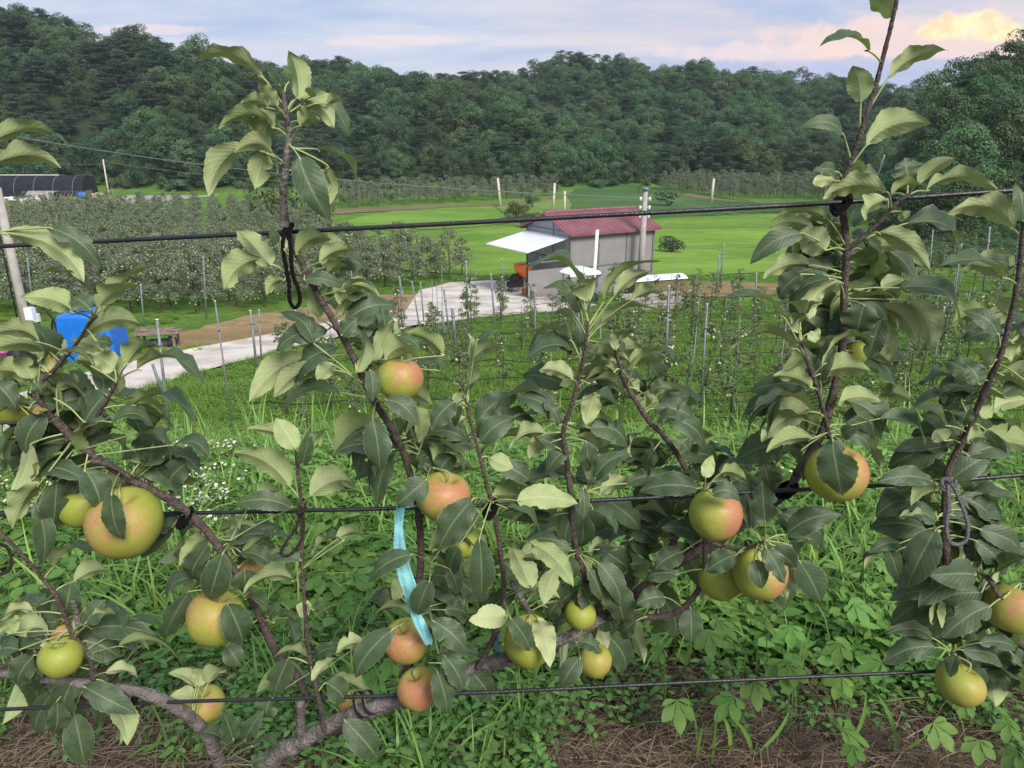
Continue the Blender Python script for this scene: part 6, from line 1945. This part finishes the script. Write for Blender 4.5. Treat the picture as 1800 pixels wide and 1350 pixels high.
C 531 1000 590 950 640 940 22 u 8
L 435 1040 400 1060 431 1136 50 T 0 .99
L 458 1085 398 1136 422 1170 32 t 0
L 440 1040 430 1052 472 1066 22 M 4
L 462 1090 470 1085 492 1060 20 t 0
L 462 1090 504 1086 522 1130 22 M 0
L 462 1090 480 1095 520 1078 16 m 4
C 535 1060 545 1075 522 1064 26 U 0 cream
C 536 1060 550 1072 578 1078 14 m 0
C 545 1170 508 1156 480 1232 40 T 4
C 550 1180 475 1230 465 1262 36 t 0
C 545 1170 548 1196 600 1150 20 u 0
C 560 1220 572 1200 612 1232 40 t 0
C 555 1190 640 1130 590 1145 24 u 6
L 385 1330 410 1302 392 1250 36 T 0 1.05
L 385 1335 398 1306 335 1290 26 M 8 1.05
L 400 1330 430 1302 456 1256 30 t 0 1.05
L 400 1335 440 1312 497 1316 26 M 10 1.05
L 395 1345 440 1345 472 1332 24 t 4 1.05
L 340 1260 345 1208 300 1180 20 u 4 1.13
L 342 1260 350 1206 352 1170 26 U 0 1.13
L 344 1260 365 1202 391 1165 24 u 0 1.13
L 345 1262 342 1228 302 1224 26 U 6 1.13
'''
for ln in LV.strip().splitlines():
    q = ln.split(); tr = q[0]; v = [float(a) for a in q[1:8]]; code = q[8]; bend = float(q[9]); mt = 'leaf'; Y = None
    for ex in q[10:]:
        if ex == 'spot': mt = 'leaf_spot'
        elif ex == 'cream': mt = 'leaf_cream'
        else: Y = float(ex)
    nY = None
    if v[1] == 640 and tr == 'L' and v[0] == 118: nY = .98; v[0], v[1] = -40, v[3] + 12; Y = .98
    leaf(tr, *v, code, bend, Y, mt, node_Y=nY)
# leaves between and behind those traced: dense masses of foliage
FILL = [('L', 90, 800, 85, 16), ('L', 235, 800, 95, 16), ('L', 60, 1110, 75, 14), ('L', 330, 960, 60, 6), ('L', 150, 1160, 80, 10), ('L', 60, 700, 60, 10), ('L', 440, 940, 50, 6), ('L', 110, 650, 50, 5),
        ('C', 600, 640, 70, 9), ('C', 700, 800, 65, 12), ('C', 560, 500, 45, 5), ('C', 820, 780, 50, 4), ('C', 800, 1000, 70, 12), ('C', 1010, 800, 60, 8), ('C', 980, 940, 75, 12), ('C', 1020, 1050, 70, 12), ('C', 745, 1110, 60, 8), ('C', 1030, 600, 50, 5), ('C', 900, 1010, 50, 5), ('C', 510, 215, 35, 3), ('C', 560, 1190, 40, 4), ('C', 1000, 700, 50, 4), ('C', 838, 760, 45, 4), ('C', 860, 850, 40, 4), ('C', 1015, 660, 40, 4), ('C', 590, 560, 45, 4),
        ('K', 1150, 980, 80, 14), ('K', 1260, 870, 60, 8), ('K', 1330, 900, 60, 8), ('K', 1460, 520, 80, 14), ('K', 1440, 740, 65, 9), ('K', 1500, 590, 60, 7), ('K', 1120, 860, 70, 8), ('K', 1490, 400, 60, 8), ('K', 1200, 790, 50, 5), ('K', 1320, 980, 50, 6), ('K', 1160, 700, 40, 3), ('K', 1485, 460, 50, 5), ('K', 1475, 640, 50, 5), ('K', 1110, 690, 45, 4), ('K', 1430, 690, 40, 3),
        ('R', 1620, 930, 75, 12), ('R', 1730, 950, 75, 12), ('R', 1700, 1080, 75, 12), ('R', 1650, 800, 50, 6), ('R', 1720, 1150, 60, 7), ('R', 1780, 880, 60, 5), ('R', 1700, 720, 50, 5), ('R', 1770, 580, 40, 4), ('R', 1795, 450, 40, 3), ('R', 1735, 680, 40, 4)]
for tr, cx, cy, rd, n in FILL:
    for i in range(int(n * {'C': 1.1, 'K': 1.7, 'L': 1.9, 'R': 1.8}[tr])):
        a = LR.uniform(0, 6.28); d = rd * LR.random() ** .5; bx, by = cx + math.cos(a) * d, cy + math.sin(a) * d
        e, q = seg_near(tr, bx, by); dx, dy = bx - q[0], by - q[1]; nn = math.hypot(dx, dy) + 1e-6
        cl = LR.uniform(12, 34)
        if nn > cl: bx, by = q[0] + dx / nn * cl, q[1] + dy / nn * cl
        an = math.atan2(dy, dx) + LR.uniform(-.9, .9); L = LR.uniform(62, 112)
        tx, ty = bx + math.cos(an) * L, by + math.sin(an) * L * .8 + 12
        low = by > 740
        code = LR.choice('ttTTmMmu' if low else 'uumMtmt')
        leaf(tr, q[0], q[1], bx, by, tx, ty, L * LR.uniform(.36, .48), code, LR.uniform(4, 14), Y=q[2] + LR.uniform(.0, .11), tipdz=LR.uniform(-.03, .05))

# ------------------------------------------------------------------ apples
def apple(cx, cy, rpx, Y, blush_dir, amt, label, tree, stem_to=None, tilt=(0, 0), squash=.93):
    c = P(cx, cy, Y); r_ = rpx * .95 * pxm(cx, cy, Y); rng = random.Random(int(cx * 7 + cy))
    nu, nv = 36, 26; V = []; Fc = []; bl = []; dm = []
    sx_, sy_, shx = rng.uniform(.96, 1.03), rng.uniform(.96, 1.03), rng.uniform(-1, 1)
    bd = Vector(blush_dir).normalized(); lob = rng.uniform(0, 6.28)
    Rm = Euler((tilt[0], tilt[1], rng.uniform(0, 6.28))).to_matrix()
    for i in range(nv + 1):
        ph = math.pi * i / nv
        for j in range(nu):
            th = 2 * math.pi * j / nu
            rr_ = 1 + .032 * math.cos(5 * th + lob) * (1 - math.cos(ph)) / 2 + .015 * math.cos(2 * th + 1)
            x = max(0.0, math.sin(ph)) ** .93 * rr_; z = math.cos(ph)
            zz_ = z * squash - (.42 * math.exp(-(x / .27) ** 2) if z > 0 else -.26 * math.exp(-(x / .22) ** 2))
            x *= 1 + .07 * z
            p = Rm @ Vector((x * math.cos(th) * sx_ + shx * z * z * .06, x * math.sin(th) * sy_, zz_ + .05 * shx * x * math.cos(th))) * r_
            V.append(tuple(p)); nrm = p.normalized()
            bl.append(max(0, min(1.2, (nrm.dot(bd) * .75 + .32 + .18 * math.sin(4 * th + lob) * .5) * amt * .86))); dm.append(math.exp(-(x / .28) ** 2) if z > 0 else .4 * math.exp(-(x / .2) ** 2))
    for i in range(nv):
        for j in range(nu):
            a = i * nu + j; b = i * nu + (j + 1) % nu; Fc.append((a, a + nu, b + nu, b))
    me = bpy.data.meshes.new('apple'); me.from_pydata(V, [], Fc); me.materials.append(M['apple']); me.polygons.foreach_set('use_smooth', [True] * len(Fc))
    a1 = me.attributes.new('blush', 'FLOAT', 'POINT'); a1.data.foreach_set('value', bl); a2 = me.attributes.new('dimple', 'FLOAT', 'POINT'); a2.data.foreach_set('value', dm)
    me.update(); o = bpy.data.objects.new('apple', me); COL.objects.link(o); o.location = c; tag(o, label, 'apple', 'apples ripening on the trellised trees')
    top = Rm @ Vector((0, 0, .52 * r_))
    if stem_to is None:
        e, q = seg_near(tree, cx, cy - rpx * 1.15); stem_to = (q[0], q[1], q[2])
    e = P(*stem_to) - c
    if e.length > r_ * 2.2: e = e.normalized() * r_ * 2.2
    mb = MB(); mb.tube(catmull([top, top * 1.9 + Vector((0, 0, r_ * .05)), e], 4)[0], [.0018] * 8 + [.0026], 6); mb.build('stalk', M['petiole'], o)
    mb = MB(); bt = Rm @ Vector((0, 0, -.70 * r_))
    for k_ in range(5):
        a = k_ * 1.257; d = Rm @ Vector((math.cos(a), math.sin(a), -.9)); mb.tube([bt, bt + d * r_ * .13], [.0022, .0006], 4)
    mb.build('calyx', M['twig'], o)
    return o
UL = (-.4, -.6, .6); UR = (.6, -.6, .5); FR = (.1, -1, .25); RT = (1, -.35, .15)
apple(218, 920, 67, .97, (-.1, -.8, .55), .78, 'largest apple, blushed orange, under the slanting dark limb on the left', 'L', (212, 850, 1.02), tilt=(.12, .05), squash=.97)
apple(142, 890, 42, 1.04, (0, 1, 0), .1, 'green apple tucked behind the largest apple', 'L')
apple(378, 1086, 52, 1.04, (-.3, -.5, .8), .75, 'yellow apple with a dusky shoulder, leaf over its right side, hanging under the slanting limb', 'L', (395, 1020, 1.06), tilt=(.30, -.05), squash=.98)
apple(108, 1155, 39, 1.04, (0, 1, 0), .15, 'yellow green apple low on the left among dark leaves', 'L')
apple(112, 1112, 30, 1.09, (.1, -.6, .6), .8, 'small peach tinted apple just above the low yellow green one', 'L')
apple(360, 1240, 37, 1.15, (.3, -.6, .5), .7, 'small apple behind the lowest wire on the left', 'L', (345, 1205, 1.14))
apple(28, 722, 30, 1.03, (0, 1, 0), .1, 'yellow green apple peeking out at the left edge', 'L')
apple(446, 1003, 26, 1.12, (-.2, -1, .3), .9, 'peach coloured apple mostly hidden behind leaves', 'L')
apple(703, 667, 43, 1.02, (.7, -.3, .75), 1.0, 'highest apple, pink on its upper right shoulder', 'C', (668, 640, 1.06), tilt=(.1, -.15))
apple(779, 874, 49, 1.05, (.35, -.7, .5), .98, 'orange red apple behind a big hanging leaf by the ribbon top', 'C', (757, 822, 1.08), tilt=(.15, .2))
apple(815, 955, 30, 1.12, (0, 1, 0), .1, 'small green apple in shade below the orange red one', 'C')
apple(714, 1127, 43, 1.06, (-.1, -1, .35), .98, 'striped red and green apple beside the ribbon end', 'C', (720, 1085, 1.10), tilt=(.25, .05))
apple(737, 1211, 41, 1.05, (-.1, -.9, .4), 1.08, 'red flushed apple resting under the striped one', 'C', (745, 1165, 1.10), tilt=(.2, 0))
apple(622, 1240, 28, 1.17, (.2, -.8, .4), 1.0, 'small orange apple behind the trunk and black ties', 'C')
apple(930, 1128, 47, 1.06, (.6, .2, .8), .55, 'long lime green apple behind a chewed pale leaf', 'C', (930, 1080, 1.09), squash=1.02)
apple(1020, 1080, 30, 1.12, (0, 1, 0), .1, 'small lime apple under a brown spotted leaf', 'C')
apple(1046, 1162, 31, 1.10, (.2, -.8, .3), .62, 'small yellow apple furthest down in the middle', 'C', (1030, 1130, 1.12), squash=1.0)
apple(1258, 905, 48, 1.03, (.9, -.55, .15), 1.12, 'apple split half green half red stripes', 'K', (1238, 862, 1.07), tilt=(.05, .02), squash=1.0)
apple(1266, 1018, 41, 1.08, (0, 1, 0), .1, 'plain lime apple touching its blushed neighbour on the right', 'K', (1262, 965, 1.10))
apple(1336, 1010, 50, 1.02, (.8, -.5, .1), .9, 'blushed apple under three dark leaves, right of the plain lime one', 'K', (1330, 962, 1.04), tilt=(.2, -.1))
apple(1470, 833, 55, 1.0, (1, -.4, .25), 1.0, 'round apple with a dark leaf hanging straight down its middle', 'K', (1468, 770, 1.05), tilt=(.05, .05))
apple(1503, 618, 26, 1.09, (0, 1, 0), .1, 'small green apple high in the leaves of the tall right shoot', 'K')
apple(1652, 968, 30, 1.11, (0, 1, 0), .1, 'small green apple behind the big leaf near the grey rope', 'R')
apple(1778, 1070, 48, 1.02, (.1, -.7, .7), .85, 'dusky orange apple cut by the right edge of the picture', 'R', (1763, 1052, 1.0), tilt=(.45, 0))
apple(1688, 1204, 43, 1.02, (.6, -.8, .1), .68, 'lowest apple on the right, its deep stem cleft showing', 'R', (1675, 1150, 1.04), tilt=(.42, 0), squash=.86)

# ------------------------------------------------------------------ ties, ropes, ribbon
def rope(pts, r, m_, name, label, cat='rope', sides=9, twist=True):
    cp, _ = catmull([P(*p) for p in pts], 9); mb = MB(); mb.tube(cp, [r * (1 + .10 * math.sin(i * 1.9)) for i in range(len(cp))] if twist else r, sides); o = mb.build(name, M[m_]); tag(o, label, cat); return o
def knot(cx, cy, Y, rx, ry, r, m_, label, name='tie', turns=3, cat='tie', seed=1):
    rg = random.Random(seed); pts = []; s_ = pxm(cx, cy, Y); c = P(cx, cy, Y)
    for i in range(turns * 8 + 1):
        a = i / 8 * 2 * math.pi; k_ = i / (turns * 8) - .5
        pts.append(c + Vector((math.cos(a) * rx * s_ * rg.uniform(.8, 1.1) + k_ * rx * .6 * s_, math.sin(a) * .011 * rg.uniform(.8, 1.2), math.sin(a + .8) * ry * s_ * rg.uniform(.7, 1.1) + k_ * ry * .8 * s_)))
    cp, _ = catmull(pts, 3); mb = MB(); mb.tube(cp, r, 7); o = mb.build(name, M[m_]); tag(o, label, cat); return o
rope([(503, 404, 1.03), (497, 430, 1.02), (503, 470, 1.015), (508, 500, 1.01), (509, 527, 1.01), (518, 541, 1.01), (527, 530, 1.01), (524, 508, 1.01), (514, 480, 1.015), (511, 440, 1.02), (508, 406, 1.03)], .0028, 'rope_black', 'rope_loop', 'long black rope loop hanging from the topmost wire')
knot(505, 403, 1.04, 8, 7, .0028, 'rope_black', 'black knot holding the tall shoot to the topmost wire')
knot(1478, 358, 1.015, 12, 13, .0034, 'rope_black', 'thick black knot where the topmost wire crosses the tall right shoot', turns=4, seed=4)
knot(326, 910, 1.045, 12, 13, .0034, 'rope_black', 'black knot tying the slanting limb to the middle wire', turns=3, seed=6)
knot(862, 896, 1.06, 9, 11, .0040, 'rope_black', 'round black knot on the thin stem right of the ribbon', turns=4, seed=8)
knot(1384, 860, 1.09, 13, 11, .0034, 'rope_black', 'black knot left of the round apple with the hanging leaf', turns=3, seed=10)
knot(240, 1222, 1.08, 8, 12, .0026, 'rope_black', 'black tie round the left horizontal trunk', turns=3, seed=12)
rope([(527, 893, 1.0), (522, 925, .995), (505, 950, .99), (494, 970, .99), (503, 977, .99), (520, 965, .99), (533, 935, .995), (533, 900, 1.0)], .0022, 'rope_brown', 'rope_loop', 'brown cord loop on the thin upright shoot')
knot(529, 895, 1.0, 6, 5, .0022, 'rope_brown', 'brown cord knot at the middle wire', turns=2, seed=14)
rope([(1666, 852, .99), (1668, 890, .975), (1664, 925, .965), (1668, 950, .965), (1684, 957, .965), (1698, 948, .965), (1701, 920, .965), (1692, 890, .975), (1680, 862, .99), (1672, 850, .99)], .0031, 'rope_grey', 'rope_loop', 'speckled grey rope loop hanging from the right stem')
knot(1666, 852, 1.02, 9, 7, .0028, 'rope_grey', 'grey rope knot at the middle wire on the right', turns=2, seed=16)
rope([(-8, 955, 1.0), (12, 962, 1.0), (20, 985, 1.0), (15, 1003, 1.0), (-6, 1012, 1.0)], .0026, 'rope_brown', 'rope_loop', 'pale brown rope loop cut by the left edge')
def flat_tie(x0, y0, x1, y1, Y, label):
    a = P(x0, y0, Y); b = P(x1, y1, Y); mb = MB(); m2 = a.lerp(b, .5) + Vector((0, -.012, 0)); d = (b - a).normalized(); sd = Vector((1, 0, .2)) * .0032; pts = catmull([a, m2, b, b + Vector((0, .02, 0)), a.lerp(b, .5) + Vector((0, .035, 0)), a + Vector((0, .02, 0)), a], 4)[0]
    for p in pts: mb.v += [tuple(p - sd), tuple(p + sd), tuple(p + sd + Vector((0, .0012, .0006))), tuple(p - sd + Vector((0, .0012, .0006)))]
    for i in range(len(pts) - 1):
        for j in range(4): q = 4 * i; mb.f.append((q + j, q + (j + 1) % 4, q + 4 + (j + 1) % 4, q + 4 + j)); mb.m.append(0)
    o = mb.build('cable_tie', M['wire']); tag(o, label, 'cable tie')
flat_tie(622, 1230, 640, 1262, 1.085, 'left of two black cable ties round the trunk')
flat_tie(638, 1228, 656, 1256, 1.085, 'right of two black cable ties round the trunk')
def ribbon(rows, label, tree=None):
    cp, ts = catmull([P(x, y, Y) for x, y, Y, w_, a in rows], 7); mb = MB(); n = len(cp); m_ = 6
    for i, t in enumerate(ts):
        k_ = int(min(t, len(rows) - 2)); f = t - k_; w_ = rows[k_][3] * (1 - f) + rows[k_ + 1][3] * f; a = rows[k_][4] * (1 - f) + rows[k_ + 1][4] * f
        s_ = pxm(rows[k_][0], rows[k_][1], rows[k_][2])
        for j in range(m_ + 1):
            v = j / m_ - .5; d = Vector((math.cos(a), math.sin(a), 0)); q = cp[i] + d * (v * w_ * s_) + Vector((-math.sin(a), math.cos(a), 0)) * (.0022 * math.sin(v * 11 + i * .25))
            mb.v.append(tuple(q))
        for j in range(m_ + 1):
            mb.v.append(tuple(Vector(mb.v[-(m_ + 1)]) + Vector((0, .0007, 0))))
    st = 2 * (m_ + 1)
    for i in range(n - 1):
        for L_ in (0, m_ + 1):
            for j in range(m_):
                q = i * st + L_ + j; f = (q, q + 1, q + 1 + st, q + st); mb.f.append(f if L_ == 0 else f[::-1]); mb.m.append(0)
        for j in (0, m_): q = i * st + j; mb.f.append((q, q + m_ + 1, q + m_ + 1 + st, q + st)); mb.m.append(0)
    o = mb.build('ribbon', M['ribbon']); tag(o, label, 'ribbon')
ribbon([(704, 892, 1.03, 16, 0), (701, 930, 1.02, 15, .2), (704, 975, 1.015, 24, -.2), (712, 1010, 1.01, 26, .3), (722, 1040, 1.005, 28, 0), (724, 1065, 1.0, 14, .6), (738, 1095, .995, 20, .1), (750, 1120, .99, 18, .4), (754, 1133, .99, 13, .2)], 'turquoise ribbon hanging down beside the orange red apple')
ribbon([(716, 892, 1.04, 14, .3), (735, 888, 1.05, 10, .3), (748, 880, 1.07, 12, 0), (746, 870, 1.09, 10, 0)], 'short turquoise ribbon knot behind the orange red apple')
ribbon([(872, 1105, 1.12, 10, .2), (872, 1130, 1.12, 9, -.2), (876, 1150, 1.13, 7, 0)], 'small scrap of turquoise ribbon behind the chewed leaf')
print('leaves', LCOUNT)
